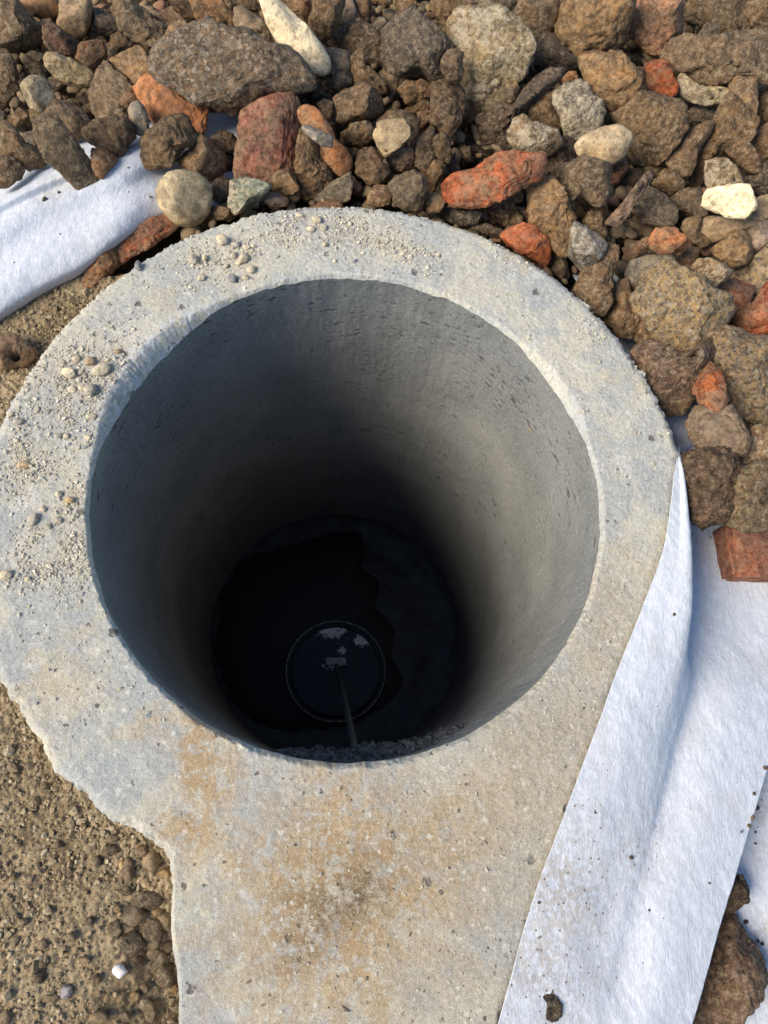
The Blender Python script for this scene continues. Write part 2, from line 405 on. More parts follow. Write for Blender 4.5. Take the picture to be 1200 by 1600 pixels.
# ------------------------------------------------------------------ the shaft
DEP = 1.016
zs = -np.concatenate([np.linspace(0, .36, 150), np.linspace(.36, DEP, 90)[1:]])
NZ = len(zs)
TW = 860; tw = np.arange(TW)/TW*2*np.pi
lipd_w = np.interp(tw, th, lipd, period=2*np.pi); rin_w = np.interp(tw, th, RIN, period=2*np.pi)
ztop = np.interp(tw, th, top_V[:, 0, 2], period=2*np.pi)
ZZ = ztop[:, None] + (zs[None]-0)*((DEP+ztop)/DEP)[:, None]
arcu = (tw*R0)[:, None]+0*ZZ
cyl = np.stack([np.cos(tw)[:, None]*R0+0*ZZ, np.sin(tw)[:, None]*R0+0*ZZ, ZZ], -1).reshape(-1, 3)
pw = cyl*np.array([62, 62, 170.])
pit = fbm(pw, 3, 90); reg = fbm(cyl*6, 2, 95)
pitm = sstep(.50, .62, pit+.40*reg-.10*np.clip(cyl[:, 2]*-3, 0, 1))
disp = .0012*fbm(cyl*np.array([24, 24, 9.]), 3, 97) + .0006*fbm(cyl*np.array([150, 150, 40.]), 2, 98) - .0013*pitm
disp *= np.clip(-(ZZ-ztop[:, None]).ravel()/.006, 0, 1)
joint = np.exp(-((ZZ.ravel()+.47+.004*np.sin(3*np.repeat(tw, NZ)))/.0035)**2)
disp -= -.0012*joint      # recessed joint between two rings
Rw = (rin_w[:, None]+0*ZZ).ravel()+disp*-1*-1*-1
ang = np.repeat(tw, NZ)
V = np.stack([Rw*np.cos(ang), Rw*np.sin(ang), ZZ.ravel()], 1)
deep_shade_z = sstep(.52, .72, -cyl[:, 2]+.10*fbm(cyl*5, 3, 99))  # mask of the painted shade, growing with depth
mesh_obj('shaft_wall', V, grid_faces(TW, NZ, True)[:, ::-1], M_SHAFT, chamber, attrs={'pit': pitm*.72, 'deep_shade': deep_shade_z*.25})
# floor of the shaft
nr, nt = 60, 240
r = np.linspace(.002, R0+.004, nr); t = np.arange(nt)/nt*2*np.pi
X = np.outer(np.cos(t), r); Y = np.outer(np.sin(t), r); xy = np.stack([X.ravel(), Y.ravel()], 1)
V = np.column_stack([xy, -DEP+.006+.004*n2(xy, 14, 4, 101)+.006*sstep(.22, .3, np.hypot(xy[:, 0], xy[:, 1]))])
mesh_obj('shaft_floor', V, grid_faces(nt, nr, True), plain('silty_wet_shaded_concrete', (.032, .030, .026), .5, 34, .65), chamber)  # wet silty floor, colour lowered further to carry the shaft's deep shade
# rough mortar ledge on the near wall
la = np.linspace(th_px(440, 1185), th_px(775, 1120)+0, 2)
A0, A1 = math.radians(252), math.radians(303)
na, nb = 260, 60
aa = np.linspace(A0, A1, na); bb_ = np.linspace(0, 1, nb)
env = np.sin(np.pi*(aa-A0)/(A1-A0))**.5
AA, BB = np.meshgrid(aa, bb_, indexing='ij')
prof = np.sin(np.pi*BB)**.7
pz = np.stack([AA.ravel()*R0, BB.ravel()*.06, np.zeros(AA.size)], 1)
thick = (.022+.012*fbm(pz*16, 3, 103)+.012*fbm(pz*70, 4, 104, .7)).reshape(AA.shape)*env[:, None]*prof
rr = R0+.003-np.clip(thick, 0, 1); zz_ = -.15-.07*BB+.010*fbm(pz*60, 4, 105, .7).reshape(AA.shape)
V = np.stack([rr*np.cos(AA), rr*np.sin(AA), zz_], -1).reshape(-1, 3)
mesh_obj('mortar_ledge', V, grid_faces(na, nb), plain('rough_broken_mortar', (.17, .165, .15), .95, 150, .75, .2, 1.2), chamber, attrs={'pit': np.clip(fbm(pz*120, 3, 106)-.25, 0, .8), 'deep_shade': np.zeros(len(V))})

# ------------------------------------------------------------------ standing water and the round cap at the bottom
wp = P("330,950 335,920 360,890 380,865 420,858 470,845 510,832 560,828 572,850 562,885 592,905 588,950 618,985 612,1030 634,1060 612,1092 590,1110 550,1130 500,1140 455,1145 400,1130 360,1095 340,1060 328,1000")
W = at(wp, -DEP+.02)[:, :2]; wc = W.mean(0)
t = np.arange(240)/240*2*np.pi; Rp = csmooth(ray_poly(W, t, wc), 2); Rp *= 1+.055*n2(np.stack([np.cos(t), np.sin(t)], 1), 6, 5, 110, .7)
rr = np.linspace(.01, 1, 14)
V = np.stack([wc[0]+np.outer(np.cos(t)*Rp, rr), wc[1]+np.outer(np.sin(t)*Rp, rr), np.broadcast_to(-DEP+.0165-.006*rr**8, (240, 14))], -1).reshape(-1, 3)
V2 = V.copy()
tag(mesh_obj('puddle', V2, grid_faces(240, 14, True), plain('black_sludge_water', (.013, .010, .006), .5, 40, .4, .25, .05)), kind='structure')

def lathe(prof, n=96):
    t = np.arange(n)/n*2*np.pi
    p = np.array(prof)
    V = np.stack([np.outer(np.cos(t), p[:, 0]), np.outer(np.sin(t), p[:, 0]), np.broadcast_to(p[:, 1], (n, len(p)))], -1).reshape(-1, 3)
    return V, grid_faces(n, len(p), True)
def tube(path, rad, n=14):
    path = [Vector(p) for p in path]; V = []
    for i, p in enumerate(path):
        d = (path[min(i+1, len(path)-1)]-path[max(i-1, 0)]).normalized(); a = d.orthogonal().normalized(); b = d.cross(a)
        if i: a = (pa-d*pa.dot(d)).normalized(); b = d.cross(a)
        pa = a
        for k in range(n):
            q = 2*math.pi*k/n; V.append(p+(a*math.cos(q)+b*math.sin(q))*rad)
    F = [[i*n+k, i*n+(k+1) % n, (i+1)*n+(k+1) % n, (i+1)*n+k] for i in range(len(path)-1) for k in range(n)]
    F += [list(range(n))[::-1], [len(V)-n+k for k in range(n)]]
    return np.array([v[:] for v in V]), F
cz = -DEP+.05
cc = at((525, 1047), cz)[0]
cap = empty('pipe_cap', (cc[0], cc[1], cz-.04))
tag(cap, 'black round pipe cap with flaking pale residue at the bottom of the shaft', 'cap')
def cap_mat():
    n = NT('black_plastic_with_residue')
    a = n.attr('flake'); f = n.math('ADD', n.math('MULTIPLY', n.noise(70, 6, .75), .7), n.math('MULTIPLY', n.noise(300, 3, .7), .3))
    fl = n.ramp(n.math('ADD', a, n.math('MULTIPLY', f, 2.4)), 1.86, 1.90)
    c = n.mix(fl, (.012, .015, .021), (.85, .85, .83))
    c = n.mix(n.math('MULTIPLY', n.ramp(n.voro(110), .12, .07), n.ramp(n.voro(110, out='Color'), .8, .84)), c, (.45, .45, .42))
    c = n.mix(n.ramp(n.noise(18, 4, .6), .48, .70, 0, .3), c, (.05, .052, .058))
    return n.done(c, n.ramp(fl, 0, 1, .45, .9), n.bump(fl, .5, .001), .25)
MCAP = cap_mat()
nr, nt = 70, 220
r = np.linspace(.001, .101, nr); t = np.arange(nt)/nt*2*np.pi
X = np.outer(np.cos(t), r); Y = np.outer(np.sin(t), r)
xy = np.stack([X.ravel(), Y.ravel()], 1)
fl = np.maximum.reduce([.9*np.exp(-((xy[:, 0]+.010)/.058)**2-((xy[:, 1]-.094)/.032)**2), .88*np.exp(-((xy[:, 0]-.062)/.036)**2-((xy[:, 1]-.072)/.026)**2),
                        .86*np.exp(-((xy[:, 0]+.008)/.040)**2-((xy[:, 1]-.016)/.020)**2), .82*np.exp(-((xy[:, 0]-.012)/.018)**2-((xy[:, 1]-.046)/.018)**2)])
V = np.column_stack([xy, .030+.0012*n2(xy, 30, 2, 120)])
mesh_obj('disc', V, grid_faces(nt, nr, True), MCAP, cap, attrs={'flake': fl})
V, F = lathe([(.1005, .026), (.1008, .034), (.1030, .0355), (.1045, .033), (.1050, .022), (.1120, .021), (.1135, .030), (.122, .0), (.126, -.004), (.126, -.012)], 128)
mesh_obj('raised_rim', V, F, plain('black_rim_plastic', (.018, .019, .021), .4, 130, .4, .4), cap)
V, F = lathe([(.1140, .028), (.1140, .0335), (.1155, .0345), (.1172, .0335), (.1176, .026)], 128)
mesh_obj('rim_edge', V, F, plain('scuffed_rim_edge', (.42, .42, .40), .6, 150, .8, .3), cap)
def box(c, h):
    v = np.array([[x, y, z] for x in (-1, 1) for y in (-1, 1) for z in (-1, 1)])*np.array(h)+np.array(c)
    f = [[0, 1, 3, 2], [4, 6, 7, 5], [0, 4, 5, 1], [2, 3, 7, 6], [0, 2, 6, 4], [1, 5, 7, 3]]; return v, f
v, f = box((0, .020, .036), (.024, .009, .008))
o = mesh_obj('centre_bracket', v, f, plain('crusted_metal', (.60, .60, .58), .8, 160, .6, .3, .8), cap, smooth=False)
bv = o.modifiers.new('bevel', 'BEVEL'); bv.width = .003; bv.segments = 2
end = at((556, 1180), -.185)[0]
loc = np.array([0, .012, .036]); e2 = end-np.array(cap.location); 
path = [loc+(e2-loc)*q+np.array([.002*math.sin(q*3), 0, -.003*math.sin(q*math.pi)]) for q in np.linspace(0, 1, 24)]
V, F = tube(path, .0050)
mesh_obj('pull_rod', V, F, plain('grey_coated_rod', (.10, .11, .105), .55, 200, .4), cap)

# ------------------------------------------------------------------ the ground
def ground_h(xy):
    return -.125+.012*n2(xy, 4, 3, 130)
rad = np.concatenate([np.linspace(.36, 1.3, 90), 1.3*np.exp(np.linspace(0, math.log(40/1.3), 30)[1:])])
nt = 360; t = np.arange(nt)/nt*2*np.pi
xy = np.stack([np.outer(np.cos(t), rad).ravel(), np.outer(np.sin(t), rad).ravel()], 1)
V = np.column_stack([xy, ground_h(xy)])
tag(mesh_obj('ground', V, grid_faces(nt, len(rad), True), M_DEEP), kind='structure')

# loam beside the collar, lower left
gx = np.concatenate([np.arange(-.9, -.56, .02), np.arange(-.56, -.14, .0017)]); gy = np.concatenate([np.arange(-1.1, -.82, .02), np.arange(-.82, .46, .0018)])
GX, GY = np.meshgrid(gx, gy, indexing='ij'); xy = np.stack([GX.ravel(), GY.ravel()], 1)
def collar_gap(xy):
    a = np.arctan2(xy[:, 1], xy[:, 0]) % (2*np.pi); return np.hypot(xy[:, 0], xy[:, 1])-np.interp(a, th, OUT, period=2*np.pi)
def soil_h(xy):
    g = collar_gap(xy)
    low = sstep(.20, -.02, g)*sstep(-.28, -.55, xy[:, 1])
    sink = .07*sstep(.012, .05, g)*sstep(.31, .37, xy[:, 1])
    h = -.022-sink-.036*low - .03*sstep(.05, .30, xy[:, 1]) + .007*n2(xy, 7, 3, 140)
    return h
H = soil_h(xy)
lump = np.clip(n2(xy, 42, 3, 141), -.3, 1)*.0045 + np.abs(n2(xy, 80, 4, 142, .7))*.0085 + n2(xy, 190, 3, 143, .7)*.0050
lump = lump*(.55+.6*np.exp(-np.clip(collar_gap(xy), 0, 1)/.07))
V = np.column_stack([xy, H+lump])
keep = (collar_gap(xy) > -.02)
F = grid_faces(len(gx), len(gy)); F = F[keep[F].all(1)]
used = np.unique(F); mp = np.full(len(V), -1); mp[used] = np.arange(len(used))
tag(mesh_obj('soil', V[used], mp[F], M_SOIL), kind='structure')

# ------------------------------------------------------------------ geotextile sheets
def spline_grid(net, nu, nv):
    """Catmull-Rom through a net of points (rows x cols x k)"""
    def cr(P_, n):
        k = len(P_); tq = np.linspace(0, k-1, n); i = np.clip(tq.astype(int), 0, k-2); f = (tq-i)[(...,)+(None,)*(P_.ndim-1)]
        p0 = P_[np.clip(i-1, 0, k-1)]; p1 = P_[i]; p2 = P_[i+1]; p3 = P_[np.clip(i+2, 0, k-1)]
        return .5*((2*p1)+(-p0+p2)*f+(2*p0-5*p1+4*p2-p3)*f**2+(-p0+3*p1-3*p2+p3)*f**3)
    a = cr(net, nu); return np.swapaxes(cr(np.swapaxes(a, 0, 1), nv), 0, 1)
def px_dirt(V, lst):
    r = np.zeros(len(V))
    for x, y, z, R, k in lst:
        c = at((x, y), z)[0]; r = np.maximum(r, k*np.exp(-(((V-c)**2).sum(1))/(R*.00075)**2))
    return r
def solid(o, th_=.0016):
    m = o.modifiers.new('thickness', 'SOLIDIFY'); m.thickness = th_; m.offset = -1
def sheet(name, net, nu, nv, dirt, label, wr=1.0, seed=200):
    G = spline_grid(net, nu, nv); V = G.reshape(-1, 3)
    V[:, 2] += wr*((.0018*n2(V[:, :2], 16, 3, seed)+.0005*(1-2*np.abs(n2(np.stack([V[:, 0]*.8+V[:, 1]*.6, (V[:, 1]*.8-V[:, 0]*.6)*.35], 1), 70, 3, seed+1)))))
    o = mesh_obj(name, V, grid_faces(nu, nv)[:, ::-1], M_FAB, attrs={'dirt': np.clip(px_dirt(V, dirt), 0, 1)})
    solid(o); return tag(o, label, 'fabric')
# right sheet: rows from top to bottom; shoulder, then falls into a valley and out to its free edge
rows = []
def row(c0, c1, c2, drop, valley, mid, edge):
    q = [at(c[:2], c[2])[0] for c in (c0, c1, c2)]
    if drop is not None:
        d = np.array([1., .12, 0]); d /= np.linalg.norm(d)
        q.append(q[2]+d*.004+np.array([0, 0, drop*.5])); q.append(q[2]+d*.006+np.array([0, 0, drop]))
    else:
        q.append(.5*q[2]+.5*at(valley[:2], valley[2])[0]); q.append(at(valley[:2], valley[2])[0])
    q += [at(c[:2], c[2])[0] for c in (mid, edge)]
    rows.append(q)
for y, xs in ((430, 905), (520, 968), (600, 1012), (650, 1036), (688, 1050)):
    row((xs-12, y, -.085), (xs, y, -.088), (xs+14, y, -.09), None, (xs+50, y-4, -.100), (xs+120, y-10, -.105), (1330, y-30, -.105))
row((1055, 712, -.012), (1058, 712, -.012), (1060, 712, -.014), -.075, None, (1150, 715, -.1), (1330, 690, -.1))
row((1052, 750, .0035), (1061, 750, .002), (1068, 750, .001), -.085, None, (1160, 760, -.095), (1320, 740, -.095))
row((1043, 820, .0035), (1060, 820, .003), (1076, 820, .002), -.085, None, (1165, 835, -.09), (1310, 830, -.09))
row((1029, 880, .0035), (1054, 880, .004), (1079, 880, .002), -.080, None, (1165, 905, -.085), (1300, 910, -.085))
row((999, 960, .0035), (1038, 960, .004), (1077, 960, .000), -.070, None, (1160, 990, -.075), (1275, 1000, -.072))
row((963, 1050, .0035), (1012, 1050, .003), (1058, 1050, -.006), None, (1086, 1060, -.050), (1150, 1085, -.047), (1240, 1090, -.055))
row((927, 1150, .0035), (980, 1150, .002), (1022, 1160, -.010), None, (1064, 1160, -.038), (1125, 1175, -.034), (1205, 1180, -.044))
row((878, 1280, .0035), (940, 1280, .000), (990, 1290, -.012), None, (1032, 1290, -.027), (1095, 1300, -.025), (1167, 1305, -.036))
row((834, 1400, .0035), (900, 1400, -.001), (950, 1410, -.012), None, (1000, 1410, -.020), (1060, 1420, -.019), (1130, 1425, -.032))
row((797, 1530, .0035), (865, 1530, -.002), (915, 1540, -.010), None, (968, 1540, -.018), (1030, 1545, -.016), (1094, 1550, -.028))
row((772, 1620, .0035), (840, 1620, -.002), (890, 1630, -.008), None, (945, 1630, -.013), (1005, 1635, -.014), (1068, 1640, -.026))
row((711, 1850, .0035), (780, 1850, -.002), (830, 1850, -.006), None, (885, 1850, -.01), (945, 1850, -.012), (1005, 1850, -.026))
sheet('geotextile_sheet', np.array(rows), 420, 170,
      [(880, 1390, 0, 75, 1), (840, 1500, 0, 70, .9), (900, 1290, 0, 55, .55), (985, 1330, -.02, 60, .5), (1010, 1280, -.03, 40, .4), (870, 1590, 0, 60, .6), (940, 1190, 0, 35, .3),
       (1100, 840, -.09, 25, .5), (800, 1590, 0, 40, .4), (905, 1520, 0, 60, .6), (1080, 810, -.09, 20, .6)],
      'long white geotextile sheet turned up along the right edge of the concrete')
# lower sheet, right bottom corner
net = np.array([[at((x, y), z+.004*math.sin(x*.03))[0] for x, z in ((980, -.094), (1080, -.092), (1150, -.088), (1230, -.082), (1330, -.09), (1450, -.1))]
                for y in (1080, 1180, 1260, 1340, 1420, 1500, 1600, 1750)])
sheet('geotextile_sheet', net, 200, 150, [(1180, 1260, -.085, 45, .8), (1190, 1330, -.085, 30, .4), (1185, 1475, -.085, 30, 1), (1190, 1480, -.08, 20, 1), (1195, 1540, -.085, 40, .5)],
      'lower white geotextile sheet speckled with dirt, in the bottom right corner', 1.2, 210)
# left sheet
low = P("-200,625 -60,545 0,507 60,468 130,430 185,388 256,346 330,333 405,326")
upp = P("-200,330 -60,290 0,268 60,232 140,203 215,186 285,158 345,150 392,170")
net = []
for k, ((x, y), (x2, y2)) in enumerate(zip(low, upp)):
    prof = [(0, -.062), (.03, -.045), (.10, -.030), (.26, -.022), (.45, -.027), (.60, -.020), (.72, -.024), (.86, -.032), (1, -.048)]
    net.append([at((x+(x2-x)*q, y+(y2-y)*q), z-{6: .022, 7: .042, 8: .05}.get(k, 0)*sstep(-.2, .25, q)-.022*sstep(.72, 1, q))[0] for q, z in prof])
net = np.array(net)
G = spline_grid(net, 260, 220); V = G.reshape(-1, 3)
# a raised fold line where two widths overlap, and soft wrinkles
f0, f1 = at((-40, 345), -.02)[0], at((125, 272), -.02)[0]
d = (f1-f0)[:2]; L = np.linalg.norm(d); d /= L; rel = V[:, :2]-f0[:2]; al = rel@d; pe = rel@np.array([-d[1], d[0]])
V[:, 2] += .010*sstep(-.003, .004, pe)*np.exp(-np.clip(pe, 0, 1)/.05)*sstep(L*1.25, L*.8, al)*sstep(-.3, 0, al)
V[:, 2] += .0018*n2(V[:, :2], 14, 3, 220)+.0008*n2(V[:, :2], 70, 3, 221)
o = mesh_obj('geotextile_sheet', V, grid_faces(260, 220), M_FAB, attrs={'dirt': np.clip(px_dirt(V, [(75, 310, -.02, 25, .5), (95, 300, -.02, 20, .4), (100, 440, -.03, 40, .15)]), 0, 1)})
solid(o); tag(o, 'white geotextile sheet under the rubble at the upper left of the concrete', 'fabric')

# ------------------------------------------------------------------ stones
PAL = 1.27
LAY = {0: -.066, 1: -.048, 2: -.030, 3: -.010, 4: .010, 5: .028}
COLR = dict(b=(.165, .115, .064), gb=(.168, .128, .086), dk=(.09, .066, .044), tan=(.27, .20, .125), red=(.40, .115, .045), rb=(.20, .115, .072),
            org=(.47, .195, .085), ob=(.27, .15, .07), pale=(.42, .35, .245), wht=(.74, .66, .51), gr=(.22, .205, .175), dg=(.118, .102, .085), grn=(.25, .30, .265),
            pink=(.33, .205, .145), yb=(.29, .195, .105), mv=(.20, .16, .135), brick=(.30, .125, .085), blk=(.055, .052, .050), pb=(.34, .26, .165), dr=(.135, .095, .072))

def stone_mesh(poly, zc, style, seed, sub=4, hk=None, ztilt=None):
    """poly: outline in world xy at level zc. A solid whose plan is the outline and whose faces are flattened and chipped"""
    r = np.random.default_rng(seed)
    c = poly.mean(0); e = np.roll(poly, -1, 0)-poly
    ar = .5*np.sum(poly[:, 0]*np.roll(poly[:, 1], -1)-poly[:, 1]*np.roll(poly[:, 0], -1))
    k_ = poly[:, 0]*np.roll(poly[:, 1], -1)-np.roll(poly[:, 0], -1)*poly[:, 1]
    c = np.array([((poly[:, 0]+np.roll(poly[:, 0], -1))*k_).sum(), ((poly[:, 1]+np.roll(poly[:, 1], -1))*k_).sum()])/(6*ar)
    nth = 240; t = np.arange(nth)/nth*2*np.pi
    R = ray_poly(poly, t, c); R = np.maximum(csmooth(R, {'s': 5, 'f': 1, 'b': 2, 'r': 2, 'c': 2, 'k': 1}[style]), 1e-4)*1.12
    a = math.sqrt(abs(ar)/math.pi); amin = max(.45*a, min(a, np.percentile(R, 15)))
    h = amin*(hk if hk else {'s': .85, 'f': .42, 'b': .85, 'r': .85, 'c': .85, 'k': .6}[style]); h = min(h, .05)
    Vs, F = ico(sub)
    ex = {'s': .88, 'f': .34, 'b': .50, 'r': .64, 'c': .72, 'k': .30}[style]
    phi = np.arcsin(np.clip(Vs[:, 2], -1, 1)); az = np.arctan2(Vs[:, 1], Vs[:, 0])
    cr_ = np.abs(np.cos(phi))**ex; sr = np.sign(Vs[:, 2])*np.abs(np.sin(phi))**ex
    q = np.stack([cr_*np.cos(az), cr_*np.sin(az), sr], 1)      # normalised body
    m = {'s': 2, 'f': 3, 'b': 11, 'r': 10, 'c': 4, 'k': 2}[style]
    for _ in range(m):
        nrm = r.normal(size=3); nrm[2] = abs(nrm[2])*.9+.45; nrm /= np.linalg.norm(nrm)
        sup = (q@nrm).max(); cut = sup*r.uniform(.60, .88)
        ov = np.clip(q@nrm-cut, 0, None); q = q-nrm*ov[:, None]*.9
    nb = 48; bi = ((np.arctan2(q[:, 1], q[:, 0])/(2*np.pi)) % 1*nb).astype(int) % nb; hr = np.hypot(q[:, 0], q[:, 1])
    mx = np.zeros(nb); np.maximum.at(mx, bi, hr); mx = csmooth(np.where(mx < .3, 1, mx), 1); az = np.arctan2(q[:, 1], q[:, 0])
    gx_ = np.interp(((az/(2*np.pi)) % 1)*nb, np.arange(nb)+.5, mx, period=nb); q[:, :2] /= gx_[:, None]
    Rv = np.interp(az, t, R, period=2*np.pi)
    p = np.stack([q[:, 0]*Rv, q[:, 1]*Rv, q[:, 2]*h], 1)
    tl = r.normal(size=2)*.18 if ztilt is None else np.array(ztilt)
    p[:, 2] += np.clip(p[:, :2]@tl, -h*.5, h*.5)*(.35 if style == 's' else 1)
    off = r.uniform(-50, 50, 3); dirn = p/np.maximum(np.linalg.norm(p, axis=1), 1e-6)[:, None]
    A = {'s': (.05, .006), 'f': (.04, .03), 'k': (.03, .035), 'b': (.08, .055), 'r': (.11, .085), 'c': (.18, .20)}[style]
    n1 = fbm(p/a*1.25+off, 2, 5); n2_ = fbm(p/a*4.2+off, 3, 9, .6)
    if style == 'c': n2_ = 1.2*(1-2*np.abs(n2_))*.6
    n3 = fbm(p/.0052+off, 3, 13, .7); n2_ = n2_ if style in 'sc' else .55*n2_+.45*(1-2.2*np.abs(fbm(p/a*2.6+off, 2, 15)))
    p = p+dirn*(a*A[0]*n1+a*A[1]*n2_+min(.0034, a*.11)*n3*(.35 if style == 's' else 1))[:, None]
    p = p+np.array([c[0], c[1], zc])
    return p, F, c, a, h

